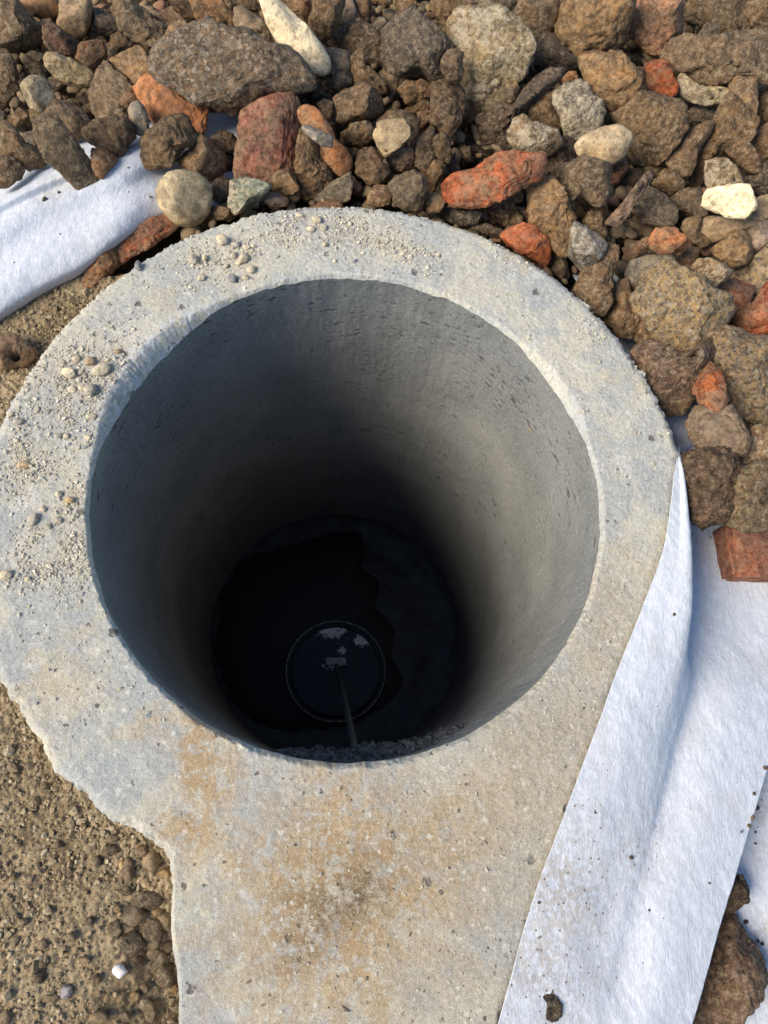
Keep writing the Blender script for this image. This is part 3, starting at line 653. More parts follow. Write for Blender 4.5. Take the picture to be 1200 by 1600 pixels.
# one line per stone: look | kind | material | colour | layer | style | outline   (style s smooth, f flat, b blocky, r rough, c crumbly)
STONES = """
grey-brown block with an orange stain|stone|mud|gb|2|b|-8,-4 22,-2 38,18 67,46 65,64 46,78 32,85 12,82 -8,80
orange-brown rounded stone|stone|smooth|ob|2|s|25,0 32,10 50,24 68,29 86,27 96,16 88,2 84,-6 24,-6
smooth tan bean-shaped stone|stone|smooth|tan|2|s|96,-5 94,12 95,22 90,34 94,45 108,55 120,58 132,50 140,32 142,12 140,-5
tiny grey chip|stone|mud|gr|2|b|61,37 66,31 78,29 84,35 80,40 68,43
reddish-brown oval stone|stone|mud|rb|2|r|69,43 78,39 88,41 104,54 118,60 124,72 120,86 106,92 90,86 74,70 70,58
small reddish cube-shaped stone|stone|mud|ob|2|k|126,69 144,65 160,66 166,84 164,98 148,108 138,105 120,92
pale rough oval stone|stone|pale|pb|2|r|72,94 80,84 94,87 120,98 144,112 147,124 140,134 126,138 108,132 88,118 74,104
pale hollowed pebble|stone|pale|pale|3|s|34,136 38,128 50,120 62,120 74,128 80,140 86,152 76,166 62,174 50,170 42,156
dark grey rock|stone|dark|dg|1|r|142,12 160,18 180,30 187,48 172,60 160,68 144,64 138,48
big grey-brown angular stone|stone|mud|gb|2|b|176,16 196,4 210,6 230,20 244,32 262,42 256,60 250,68 236,82 214,72 200,58 190,44 184,28
crumbly brown lump|clod|clod|b|1|c|168,76 176,60 188,53 210,70 196,80 180,88 170,88
yellow-brown wedge with a hole|stone|mud|yb|3|k|174,93 216,73 226,84 236,106 226,128 210,142 200,132 188,114
dark flat slab-like stone|stone|mud|gb|2|k|152,114 166,99 180,112 194,122 206,140 212,154 203,165 200,180 184,186 166,185 152,180 144,165 140,144 148,132
small tan pebble|stone|mud|tan|3|r|189,156 196,146 208,148 212,158 200,166 192,164
smooth grey oval pebble|stone|smooth|gr|3|s|201,172 206,162 216,159 224,166 230,180 232,200 226,211 216,210 206,194
dark brown rough stone|stone|dark|dk|0|r|36,88 52,82 72,88 80,112 72,124 52,122 34,110
rough brown stone|stone|mud|b|1|r|-6,80 12,84 24,104 28,124 22,148 10,166 -6,166
dark brown stone|stone|dark|dk|0|r|76,124 88,118 112,132 114,140 94,146 78,140
small brown stone|stone|mud|b|1|r|120,150 130,140 142,140 144,160 136,168 124,162
grey-brown angular stone|stone|mud|gb|2|b|71,178 88,156 108,162 124,170 138,186 138,200 124,216 112,218 96,190 80,184
long blocky stone|stone|mud|gb|4|k|56,194 72,183 90,186 104,204 124,232 144,260 153,276 148,288 120,292 112,286 92,264 76,252 66,232 58,212
brown angular stone|stone|mud|b|3|b|-4,196 12,192 26,204 36,222 52,228 66,238 70,252 64,258 44,265 32,256 18,246 -4,245
rounded brown stone|stone|mud|b|3|r|-4,246 16,246 30,256 37,267 30,280 12,290 -4,293
pitted brown lump|clod|clod|gb|3|c|132,202 146,192 170,187 190,187 204,196 210,214 198,224 188,244 172,236 156,228 140,218
small brown stone with orange rim|stone|mud|ob|3|b|144,234 160,231 176,242 183,250 172,266 160,278 152,274 144,258
brown wedge-shaped stone|stone|mud|b|1|b|10,190 30,168 43,180 36,190 26,200
tiny orange pebble|stone|mud|ob|1|s|7,172 12,169 17,174 13,180 8,178
flat grey stone|stone|mud|gr|1|f|32,208 54,205 60,218 56,226 44,224
tan mud lump|clod|clod|tan|2|c|47,172 68,170 72,182 56,194 50,188
dark stone|stone|dark|dk|1|r|-4,166 11,182 6,196 -4,198
crumbly grey-brown clod|clod|clod|gb|3|c|226,216 244,204 260,188 278,186 292,194 302,218 298,230 280,228 274,240 268,256 252,258 236,258 224,244
ridged brown stone|stone|mud|b|2|b|298,234 308,212 326,220 344,236 351,246 350,262 340,278 324,282 304,278 294,270 280,250
dark brown stone|stone|mud|dk|1|r|330,216 348,204 362,210 372,224 368,236 354,238 340,228
small dark stone|stone|dark|dk|0|r|350,240 362,240 370,250 368,268 352,270
muddy red brick chunk|brick_fragment|brick|brick|2|k|380,178 396,168 430,154 452,152 462,160 467,196 468,234 458,262 440,270 424,278 412,282 372,277 371,256 376,218
round pale cobble|stone|smooth|pale|2|s|247,300 252,286 266,273 286,269 306,272 320,284 328,304 325,326 316,342 300,352 280,350 264,338 252,320
dark stone with a tan spot|stone|dark|dk|1|r|332,286 346,278 358,284 361,298 356,310 344,314 332,308
pale green wedge-shaped stone|stone|pale|grn|2|b|363,284 380,280 398,282 421,290 414,304 396,318 380,328 368,334 358,322
small brown cube-shaped stone|stone|mud|b|2|b|421,282 436,268 450,264 458,276 466,298 446,304 428,298
flat purplish stone|stone|smooth|mv|1|s|410,312 420,302 436,301 450,310 448,322 424,324
small brown stone|stone|mud|b|1|r|325,325 340,322 358,326 360,338 340,345 325,340
flat orange brick piece|brick_fragment|brickclean|org|2|k|215,140 233,120 263,133 310,160 320,167 317,190 313,205 300,210 247,197 230,170
big conglomerate lump|concrete_lump|conglom|gb|4|r|240,98 254,74 270,66 288,50 306,48 320,40 332,38 346,48 364,52 388,53 412,72 432,74 452,86 470,104 478,120 474,134 460,140 436,148 410,154 390,166 368,174 358,172 340,164 332,157 310,156 292,142 268,132 252,130 242,118
tan stone|stone|mud|tan|3|r|256,60 266,40 284,32 298,42 296,48 280,60 268,70
flat grey-brown stone|stone|mud|gb|1|f|244,22 270,10 284,18 290,28 280,38 262,44
crumbly brown lump|clod|clod|b|2|c|264,-4 296,-4 304,22 292,28 274,14
orange-tan angular block|stone|mud|ob|3|k|298,0 314,-5 344,-3 354,16 366,20 367,36 360,50 346,46 332,40 318,42 308,26
tiny orange pebble|stone|mud|ob|3|s|296,36 302,33 315,41 310,46 298,43
long smooth grey-brown stone|stone|smooth|gb|3|b|368,14 380,11 396,24 416,36 426,50 432,68 420,72 408,69 392,56 370,50
brown stone|stone|mud|b|2|b|370,-5 398,-5 402,18 386,16 372,10
small brown stone|stone|mud|b|2|b|352,0 368,-5 370,8 362,16 354,10
long cream-white stone|stone|white|wht|4|s|408,0 416,-8 428,-4 450,16 480,43 500,70 512,90 512,107 500,113 477,110 460,90 437,70 420,37
orange-brown stone|stone|mud|ob|3|b|432,-5 460,-5 490,-5 486,24 480,42 466,28 450,14
tall brown stone|stone|mud|b|3|b|492,-5 536,-5 536,12 528,36 516,56 502,64 488,50 484,34
smooth mauve-grey stone|stone|smooth|mv|2|s|538,-4 550,-4 557,18 556,30 538,40 528,38 534,16
crumbly tan lump|clod|clod|tan|2|c|550,-4 576,-4 578,16 579,38 570,34 560,16
dark brown rock with a white fleck|stone|mud|dk|1|r|512,60 536,42 560,32 576,42 592,58 596,80 592,104 576,112 552,86 530,82
dark grey knobbly stone|stone|dark|dg|2|r|510,78 526,80 544,82 547,94 544,108 550,128 540,140 530,143 518,134 508,116 513,100
brown hook-shaped stone|stone|mud|b|2|b|544,98 560,80 570,80 568,100 584,112 600,128 604,144 592,144 574,134 558,134 554,120
grey knob|stone|mud|gr|1|s|580,40 592,28 604,29 608,40 604,52 598,60 586,56
big dark grey rock with brown patches|stone|dark|dg|3|b|602,48 620,32 632,22 646,16 660,30 676,44 692,58 704,76 696,88 690,104 692,124 678,132 662,114 640,120 620,124 604,114 601,88 602,66
angular tan-brown stone|stone|mud|b|3|b|523,154 542,142 568,132 588,144 596,160 595,175 582,188 556,190 540,193 528,186 532,176
crumbly brown lump|clod|clod|yb|2|c|626,138 638,128 650,130 658,124 676,142 670,150 654,156 636,160
brown lump|clod|clod|b|1|c|634,170 660,156 670,160 668,172 648,182
small brown knob|clod|clod|b|2|r|660,24 672,19 680,26 672,36 662,34
flat brown stone|stone|mud|b|2|f|674,10 678,-4 730,-4 744,6 720,20 700,28 688,32
small brown stone|stone|mud|b|1|r|680,34 700,30 708,40 698,56 686,46
brown stone|stone|mud|ob|2|b|618,-4 648,-4 650,8 640,14 626,24
small brown stone|stone|mud|b|2|r|580,-5 612,-5 612,6 598,8 584,6
crumbly column-shaped clod|clod|clod|gb|2|c|676,138 692,130 712,133 724,146 724,166 716,188 708,206 700,210 688,196 676,186 678,160
grey-brown knob with a yellow glint|stone|mud|gb|4|r|690,96 700,80 712,78 722,84 722,110 716,130 700,128 694,116
dark brown stone|stone|dark|dk|1|r|472,128 484,122 498,132 510,150 500,158 486,160 476,150
small teardrop stone|stone|mud|gb|2|s|495,162 506,155 520,160 521,174 516,187 506,180
big pale boulder with whitish crust|stone|pale|pb|3|r|720,22 732,18 756,16 780,16 798,28 810,40 820,52 828,70 824,92 816,112 804,122 788,128 784,148 772,166 756,178 732,176 720,152 712,120 712,100 702,70 706,42
grey-brown stone with a yellow spot|stone|mud|gb|3|r|801,22 810,10 816,-4 870,-4 870,20 864,40 856,50 838,54 822,50 810,38
big round tan stone|stone|mud|yb|3|r|868,36 874,12 888,-4 988,-4 984,18 978,46 964,74 948,84 924,90 908,92 888,82 874,66 868,50
dark rough rock|stone|dark|dk|2|r|840,56 860,52 868,58 880,74 892,86 906,92 902,104 880,108 860,116 844,108 834,98
large dark mottled rock|stone|dark|dk|1|r|722,220 756,182 786,160 810,150 826,130 846,116 874,116 878,128 850,142 828,160 824,176 806,190 796,206 800,228 780,244 756,258 732,266 720,262
small tan hexagonal pebble|stone|mud|tan|3|b|785,148 794,128 806,128 811,138 806,154 798,160 788,156
striped orange sliver|stone|mud|ob|2|b|880,120 886,113 900,112 901,124 890,130 880,136
speckled pale grey stone|stone|pale|gr|3|b|866,148 886,132 906,126 916,132 924,148 940,160 942,172 936,194 922,208 904,218 886,210 878,184 868,162
brown triangular stone|stone|mud|b|2|b|834,146 842,138 860,140 868,156 876,180 880,198 872,203 848,196 832,188 825,172
knobbly yellow-brown stone|stone|mud|yb|4|c|910,93 923,87 950,90 973,87 983,103 993,120 990,143 967,163 947,163 930,150 920,127 912,113
dark stone|stone|dark|dk|2|r|776,0 812,-4 804,22 796,26 784,14
small grey stone|stone|mud|gr|3|r|742,-4 778,-4 776,12 762,16 748,8
pinkish wet boulder|stone|mud|pink|3|b|981,26 990,8 1004,-4 1060,-4 1066,26 1066,48 1056,60 1040,74 1034,82 1016,80 998,66 986,46
flat grey-brown stone|stone|mud|gb|2|f|1069,26 1080,4 1088,-4 1160,-4 1164,20 1168,46 1152,54 1126,50 1096,38 1076,34
grey knob|clod|clod|gr|3|c|1092,56 1102,40 1114,38 1123,42 1122,56 1100,64
brown stone|stone|mud|b|3|r|1162,26 1166,8 1180,-4 1210,-4 1210,48 1190,50 1174,38
long grey-brown stone|stone|mud|gb|4|r|1039,88 1056,62 1080,54 1100,62 1130,58 1160,54 1208,51 1208,122 1200,132 1180,124 1152,120 1130,130 1108,136 1088,130 1078,114 1070,112 1054,122 1046,108
small dark red stone|brick_fragment|brick|red|3|b|1010,102 1024,96 1042,96 1048,114 1058,132 1056,144 1046,154 1030,148 1012,134
pale curved flat stone|stone|pale|pale|3|b|1059,136 1064,120 1074,116 1082,128 1100,136 1120,136 1138,138 1134,152 1122,160 1098,164 1076,156 1062,148
large rounded brown stone|stone|mud|b|3|b|957,180 963,163 1000,143 1027,150 1060,160 1067,167 1070,200 1060,213 1043,233 1027,253 997,253 983,237 980,213
tan-brown angular stone|stone|mud|tan|4|b|1140,136 1152,122 1182,124 1183,160 1178,190 1160,178 1150,160
long smeared brown lump|stone|mud|b|3|r|1118,186 1128,162 1140,150 1152,162 1166,176 1180,190 1176,208 1168,220 1146,226 1128,238 1106,252 1104,270 1100,290 1088,294 1078,292 1084,268 1092,240 1112,216
dark brown stone|stone|mud|dk|1|r|992,108 1008,106 1012,134 1006,146 994,140
brown stone|stone|mud|b|3|r|1186,152 1200,138 1212,140 1212,190 1194,188 1186,174
dark grey stone|stone|dark|dg|1|r|1070,178 1088,168 1112,174 1118,182 1108,192 1090,200 1074,194
brown elongated stone|stone|mud|b|3|r|1043,246 1050,232 1056,212 1070,202 1084,202 1100,193 1114,196 1110,208 1096,226 1088,246 1080,268 1060,273 1048,264
smooth pale oval stone|stone|smooth|pale|4|s|900,227 913,213 943,200 967,197 982,207 984,220 973,243 953,258 933,255 907,243
speckled tan cube-shaped stone|stone|pale|tan|3|k|1104,254 1120,249 1136,250 1150,262 1160,288 1140,292 1108,295 1102,278
rounded brown stone|stone|mud|b|3|r|1134,236 1152,224 1164,220 1176,230 1188,254 1184,268 1170,268 1152,256
flat white angular fragment|stone|white|wht|5|k|1098,320 1108,297 1140,291 1168,290 1180,322 1162,340 1136,337 1114,328
brown stone|stone|mud|b|3|r|1176,226 1182,206 1200,192 1212,194 1212,240 1188,245 1178,238
dark stone|stone|dark|dg|2|r|1162,278 1178,272 1200,252 1212,256 1212,300 1196,308 1178,298 1164,292
small brown stone|stone|mud|b|2|r|1020,288 1038,264 1056,270 1068,288 1064,298 1046,303 1028,294
small brown stone|stone|mud|b|1|r|996,254 1028,254 1036,264 1020,282 998,272
stick-shaped pinkish stone|stone|mud|mv|4|k|947,345 973,317 1007,272 1017,272 1018,282 1000,307 977,343 967,352
small reddish stone|stone|mud|rb|2|b|948,270 957,257 977,248 980,263 967,283 953,288
dark grey cube-shaped stone|stone|dark|dg|2|k|997,320 1013,293 1040,307 1057,327 1055,347 1043,355 1007,347 997,337
rough grey stone|stone|dark|gb|2|r|1047,313 1067,297 1093,293 1100,313 1103,333 1087,342 1063,333
long smooth brown stone|stone|smooth|tan|3|s|1093,360 1107,337 1150,340 1180,310 1205,305 1210,330 1180,350 1150,363 1120,377 1097,372
grey-brown stone|stone|mud|gb|2|r|1065,356 1074,342 1096,338 1094,362 1110,376 1098,386 1076,376
pinkish-grey knob|stone|smooth|mv|3|s|1167,360 1180,346 1200,345 1206,360 1200,380 1182,394 1168,386
brown angular stone|stone|mud|yb|3|b|1115,390 1150,362 1164,361 1177,392 1164,412 1144,416 1118,400
orange lump|brick_fragment|brick|org|4|b|1016,375 1026,358 1054,357 1079,377 1068,390 1037,398 1018,390
golden speckled stone|stone|pale|yb|4|r|1081,417 1093,405 1117,407 1142,420 1138,434 1114,445 1090,437
brown stone|stone|mud|rb|2|r|1056,406 1080,386 1096,389 1080,420 1072,425 1058,414
flat reddish stone|stone|mud|rb|2|f|973,388 1013,370 1017,385 1000,398 982,407
big pale conglomerate boulder|concrete_lump|conglom|pb|4|r|988,467 1000,443 1017,423 1053,413 1077,430 1113,453 1133,463 1137,490 1120,513 1100,533 1077,550 1056,552 1033,537 1017,507 997,487
smooth dark grey stone|stone|smooth|dg|3|s|978,427 987,407 1013,400 1047,400 1053,413 1017,425 997,450 983,450
rounded brown stone|stone|mud|b|2|r|945,497 957,450 980,437 990,470 1001,497 998,515 985,526 966,520
glassy grey flint|stone|glint|gr|4|b|890,397 893,363 900,350 927,363 947,380 940,396 925,414 912,424 900,412
brown rounded stone|stone|mud|b|3|r|910,425 925,412 945,385 963,390 963,410 953,437 955,467 940,490 914,483 898,455
large tan muddy stone|stone|mud|yb|3|r|825,327 827,300 843,283 863,280 880,295 893,330 900,353 888,393 873,393 853,370 833,347
star-shaped grey-brown lump|stone|mud|gb|4|r|878,262 896,256 912,248 930,254 950,260 948,280 954,302 938,320 924,320 912,308 900,310 884,328 872,322 880,294
crusted pale tan stone|stone|pale|tan|3|r|796,214 804,188 822,182 832,192 848,198 870,204 876,226 856,242 840,240 820,238 804,228
dark brown stone|stone|mud|dk|1|r|848,244 880,216 896,220 896,250 880,262 876,280 860,282 846,270
long orange-red brick fragment|brick_fragment|brick|red|4|k|697,287 715,270 745,265 775,243 805,240 825,243 843,240 846,252 845,268 838,282 815,290 795,303 765,318 735,322 712,320 700,305
dark brown stone|stone|mud|dk|1|r|762,324 778,312 800,312 808,330 818,338 812,350 788,352 774,344
small black stone|stone|dark|blk|1|b|690,326 720,324 745,328 752,338 740,350 716,352 700,345
bright red brick piece|brick_fragment|brickclean|red|2|b|784,368 804,356 818,352 836,352 844,364 856,376 859,390 856,408 850,418 832,402 810,394 794,380
dark stone|stone|dark|dk|0|r|858,390 884,404 888,428 880,444 860,424
small brown stone|stone|mud|b|2|r|910,348 922,332 938,332 944,346 950,366 948,376 932,368
dark brown stone|stone|dark|dk|1|r|736,356 760,350 782,358 786,372 770,370
brownish-red stone|brick_fragment|brick|brick|2|b|1112,452 1147,437 1175,450 1167,480 1147,507 1130,515 1120,500
orange-red brick lump|brick_fragment|brick|red|3|r|1145,507 1153,490 1180,473 1195,447 1210,440 1210,530 1190,533 1160,527
pale concrete piece with a red fleck|concrete_lump|conglom|pale|2|f|1143,430 1170,410 1200,385 1212,385 1212,458 1177,455 1147,440
big mottled pale stone|concrete_lump|conglom|pb|3|b|1110,530 1140,517 1152,520 1176,528 1212,532 1212,662 1180,658 1160,648 1144,634 1138,615 1132,590 1120,566 1114,552
large dark reddish-brown stone|stone|mud|dr|3|b|992,556 1000,545 1022,536 1040,546 1060,554 1080,548 1106,526 1116,542 1114,556 1098,574 1092,600 1088,620 1068,640 1046,643 1032,643 1020,620 1008,590 998,570
red oval brick pebble|brick_fragment|brick|red|4|r|1087,610 1096,580 1108,568 1126,580 1134,602 1136,624 1128,642 1114,641 1096,632
squarish dark brown stone|stone|smooth|dr|3|k|1076,666 1088,640 1100,636 1126,642 1142,636 1160,668 1170,688 1162,708 1136,714 1112,706 1098,706 1080,678
golden-brown rough stone|stone|pale|yb|3|r|1162,718 1170,692 1176,670 1188,666 1212,676 1212,722 1190,726 1174,728
dark stone|stone|dark|dk|1|r|1146,640 1176,650 1210,660 1210,676 1188,676 1172,682 1158,668
crumbly dark purple-brown clod|clod|clod|dr|3|c|1063,721 1080,712 1112,706 1140,712 1154,726 1152,746 1146,772 1138,790 1134,800 1114,806 1100,814 1086,806 1078,795 1070,770 1065,745
big brown stone|stone|mud|gb|4|r|1156,738 1180,728 1212,722 1212,822 1186,826 1164,822 1144,816 1138,806 1146,780 1152,756
small brown wedge|stone|mud|b|2|b|990,526 1002,500 1014,510 1026,536 1000,544
red elongated brick fragment|brick_fragment|brick|org|3|s|468,177 480,167 497,173 517,200 523,217 540,233 548,250 543,263 530,272 513,257 500,240 500,220 473,197
grey-green sliver|stone|smooth|gr|5|b|473,198 483,197 518,213 518,230 503,227 477,208
crumbly tan clod|clod|clod|tan|2|c|465,233 472,203 480,213 497,233 513,263 515,280 500,300 480,306 467,290
small brown stone|stone|mud|b|2|r|535,208 550,196 572,190 584,202 583,216 564,232 538,224
pale tan five-sided stone|stone|smooth|pb|4|f|585,212 592,192 606,188 630,188 638,202 638,214 620,230 602,244 598,238 592,228
brown stone|stone|mud|b|2|r|590,188 610,175 632,176 652,188 650,214 640,230 620,236 600,224
dark reddish-brown stone|stone|mud|dr|2|r|598,246 624,232 644,234 650,246 642,262 628,270 606,268 586,258
brown lump|clod|clod|b|2|c|560,250 564,236 580,234 598,244 608,272 592,286 576,282 560,272
small brown cube-shaped stone|stone|mud|yb|2|b|576,306 586,290 604,290 613,304 610,318 590,322 576,318
rough grey-brown rock|stone|dark|gb|3|r|608,290 620,278 646,268 664,282 670,296 660,310 658,328 632,328 618,316
small angular tan stone|stone|mud|tan|2|k|666,306 694,297 698,310 688,330 668,332
small brown stone|stone|mud|b|2|r|658,270 680,250 696,258 692,274 678,298 668,290
brown upright lump|clod|clod|gb|3|c|650,256 656,216 672,204 678,210 676,234 678,250 662,266
crumbly brown lump|clod|clod|b|3|c|678,218 692,208 700,218 703,236 704,252 692,252 680,240
small reddish stone|stone|mud|rb|1|b|652,176 672,172 674,192 656,200
dark stone|stone|dark|dk|1|r|700,256 710,240 718,270 692,294 682,298
grey slate-like stone|stone|dark|gr|1|f|496,306 520,286 546,270 550,290 545,312 520,318 496,316
small brown stone|stone|mud|b|1|r|546,232 558,232 560,250 548,250
small brown stone|stone|mud|b|2|r|796,308 808,298 816,302 814,316 802,318
red-brown brick fragment|brick_fragment|brick|red|1|r|183,392 197,373 217,353 240,343 263,337 280,347 267,363 253,373 230,387 207,400 190,413
orange-brown stone|stone|mud|ob|1|b|130,448 133,427 143,397 157,380 173,380 183,397 187,413 167,430 143,447
small dark brown lump|clod|clod|dk|1|c|1130,1372 1142,1367 1158,1370 1166,1385 1166,1405 1150,1418 1138,1420 1118,1410
large dark brown rock|stone|mud|dr|0|r|1115,1440 1137,1432 1150,1440 1156,1455 1168,1470 1182,1482 1186,1500 1193,1515 1192,1532 1180,1560 1162,1583 1155,1610 1080,1610 1085,1560 1100,1500
"""
LAND = {   # look -> (full label, short name for the neighbours' labels)
    'long cream-white stone': ('long cream-white stone, the palest and longest along the top', 'long cream stone'),
    'big conglomerate lump': ('big grey conglomerate lump lying over the flat orange brick piece', 'big conglomerate lump'),
    'flat orange brick piece': ('flat orange brick piece half under the big conglomerate lump', 'flat orange brick'),
    'muddy red brick chunk': ('muddy red brick chunk with mortar crust, right of the white fabric', 'muddy brick chunk'),
    'round pale cobble': ('round pale cobble on the left white fabric against the concrete rim', 'round pale cobble'),
    'long blocky stone': ('long blocky grey-brown stone leaning onto the left white fabric', 'long blocky stone'),
    'pale hollowed pebble': ('pale hollowed pebble standing among brown stones near the left edge', 'pale hollowed pebble'),
    'yellow-brown wedge with a hole': ('yellow-brown wedge-shaped stone with a small dark hole', 'yellow-brown wedge'),
    'smooth tan bean-shaped stone': ('smooth tan bean-shaped stone at the top edge, upper left', 'tan bean-shaped stone'),
    'big dark grey rock with brown patches': ('big dark grey rock with brown patches beside the pale boulder', 'big dark grey rock'),
    'big pale boulder with whitish crust': ('big pale boulder with whitish crust at the top of the rubble', 'crusted pale boulder'),
    'pale tan five-sided stone': ('pale tan five-sided flat stone left of the long orange-red brick', 'five-sided tan stone'),
    'long orange-red brick fragment': ('long orange-red brick fragment lying above the concrete rim', 'long orange-red brick'),
    'bright red brick piece': ('bright red brick piece wedged against the concrete rim', 'bright red piece'),
    'smooth pale oval stone': ('smooth pale oval stone left of the large rounded brown stone', 'pale oval stone'),
    'speckled pale grey stone': ('speckled pale grey stone above the smooth pale oval stone', 'speckled grey stone'),
    'small dark red stone': ('small dark red stone below the pinkish wet boulder', 'small dark red stone'),
    'pinkish wet boulder': ('pinkish wet boulder at the top edge of the rubble', 'pinkish boulder'),
    'big round tan stone': ('big round tan stone at the top edge beside the pinkish boulder', 'big round tan stone'),
    'flat white angular fragment': ('flat white angular fragment near the right edge', 'flat white fragment'),
    'big pale conglomerate boulder': ('big pale conglomerate boulder with pink flecks, right of the concrete rim', 'pale conglomerate boulder'),
    'orange lump': ('small orange lump above the pale conglomerate boulder', 'small orange lump'),
    'red oval brick pebble': ('red oval brick pebble between dark brown stones at the right', 'red oval pebble'),
    'glassy grey flint': ('glassy grey flint close above the right side of the concrete rim', 'glassy flint'),
    'crumbly dark purple-brown clod': ('crumbly dark purple-brown clod resting on the right white fabric', 'dark crumbly clod'),
    'pale green wedge-shaped stone': ('pale green wedge-shaped stone against the concrete rim', 'pale green stone'),
    'red elongated brick fragment': ('red elongated brick fragment with a grey-green sliver lying on it', 'red elongated brick'),
    'long grey-brown stone': ('long grey-brown stone reaching the right edge near the top', 'long grey-brown stone'),
    'large dark brown rock': ('large dark brown rock under the fabric edge, bottom right', 'bottom dark rock'),
    'red-brown brick fragment': ('red-brown brick fragment between left white fabric and concrete rim', 'red-brown fragment'),
    'grey-green sliver': ('grey-green sliver lying across the red elongated brick fragment', None),
    'golden speckled stone': ('golden speckled stone above right of the pale conglomerate boulder', None),
}
recs = []
for ln in STONES.strip().split('\n'):
    desc, kind, mat, col, lay, style, pts = ln.split('|'); pts = P(pts)
    recs.append(dict(desc=desc, kind=kind, mat=mat, col=COLR[col], lay=int(lay), style=style, px=pts, c=pts.mean(0)))
MARKS = [(LAND[r['desc']][1], r['c']) for r in recs if r['desc'] in LAND and LAND[r['desc']][1]]
def rel(c, m):
    dx, dy = c[0]-m[0], c[1]-m[1]
    if abs(dx) > 2.2*abs(dy): return 'right of' if dx > 0 else 'left of'
    if abs(dy) > 2.2*abs(dx): return 'below' if dy > 0 else 'above'
    return ('below right of' if dx > 0 else 'below left of') if dy > 0 else ('above right of' if dx > 0 else 'above left of')
taken = set()
for r in recs:
    if r['desc'] in LAND: r['label'] = LAND[r['desc']][0]; taken.add(r['label'])
def place_label(desc, c, marks=None):
    marks = marks or MARKS
    ms = sorted(marks, key=lambda m: np.hypot(*(m[1]-c)))
    opts = [f"{desc} {rel(c, ms[0][1])} the {ms[0][0]}"]
    opts += [f"{desc} {rel(c, ms[0][1])} the {ms[0][0]}, {rel(c, m[1])} the {m[0]}" for m in ms[1:6]]
    opts += [f"{desc} {rel(c, ms[1][1])} the {ms[1][0]}, {rel(c, m[1])} the {m[0]}" for m in ms[2:7]]
    for o in opts:
        if o not in taken and len(o.split()) <= 16: taken.add(o); return o
    return opts[0]
for r in recs:
    if 'label' not in r: r['label'] = place_label(r['desc'], r['c'])
CATS = dict(stone='stone', brick_fragment='brick', concrete_lump='concrete', clod='clod')
GRP = dict(stone='stones in the rubble', brick_fragment='brick pieces in the rubble', concrete_lump='old concrete lumps in the rubble', clod='clods of earth in the rubble')
foot = []
for k, r in enumerate(recs):
    z = LAY[r['lay']]
    if r['label'].startswith('small dark brown lump') or 'bottom right' in r['label']: z = -.066
    C3 = at(r['px'].mean(0), z)[0]; w_ax = CAM-C3; w_ax /= np.linalg.norm(w_ax)      # the stone shows its broad face to the photographer's side
    u_ax = np.cross([0, 1, 0], w_ax); u_ax /= np.linalg.norm(u_ax); v_ax = np.cross(w_ax, u_ax)
    dd = at(r['px'], z)-CAM; poly3 = CAM+dd*(((C3-CAM)@w_ax)/(dd@w_ax))[:, None]
    poly = np.stack([(poly3-C3)@u_ax, (poly3-C3)@v_ax], 1)
    ext = np.ptp(r['px'], 0).max()
    V, F, c, a, h = stone_mesh(poly, 0., r['style'], 1000+k, 5 if ext > 84 else 4 if ext > 26 else 3)
    V = C3+V[:, :1]*u_ax+V[:, 1:2]*v_ax+V[:, 2:3]*w_ax; c = C3
    base = np.array([C3[0], C3[1], V[:, 2].min()]); o = mesh_obj(r['kind'], V-base, F, MAT[r['mat']]); o.location = base
    j = np.random.default_rng(k).normal(size=3)*.05
    o.color = (*[max(.01, PAL*w_*v*(1+j[0])*(1+.4*q)) for v, q, w_ in zip(r['col'], j, (1.03, .95, .78) if r['mat'] in ('white', 'pale', 'smooth') else (1.05, .98, .78) if 'brick' in r['mat'] else (1.13, .945, .70))], 1)
    tag(o, r['label'], CATS[r['kind']], GRP[r['kind']]); foot.append((c[0], c[1], a))

# the one squared brick lying on the right sheet
zt = -.048
q = at(P("1151,820 1290,822 1290,900 1170,903 1149,899"), zt)
B0, B1, B2 = at((1149, 899), zt)[0], at((1310, 902), zt)[0], at((1149, 815), zt)[0]
ux = (B1-B0); Lx = np.linalg.norm(ux); ux /= Lx; uy = np.array([-ux[1], ux[0], 0]); Ly = np.linalg.norm(B2-B0)
import bmesh
bm = bmesh.new(); bmesh.ops.create_cube(bm, size=1); bmesh.ops.bevel(bm, geom=bm.edges[:], offset=.035, segments=2, affect='EDGES')
bmesh.ops.subdivide_edges(bm, edges=bm.edges[:], cuts=9, use_grid_fill=True)
bmesh.ops.triangulate(bm, faces=bm.faces[:])
BV = np.array([v.co[:] for v in bm.verts]); BF = np.array([[v.index for v in f.verts] for f in bm.faces]); bm.free()
hb = .072
W3 = np.outer((BV[:, 0]+.5)*Lx, ux)+np.outer((BV[:, 1]+.5)*Ly, uy)+np.outer(BV[:, 2]*hb, [0, 0, 1])
W3 += (.0022*fbm(W3*55, 4, 300))[:, None]*np.sign(BV)
o = mesh_obj('brick', W3, BF, MAT['brickclean']); o.location = (B0[0], B0[1], zt-hb/2); o.color = (.31, .115, .06, 1)
tag(o, 'squared red brick lying on the right white fabric under the big brown stone', 'brick')
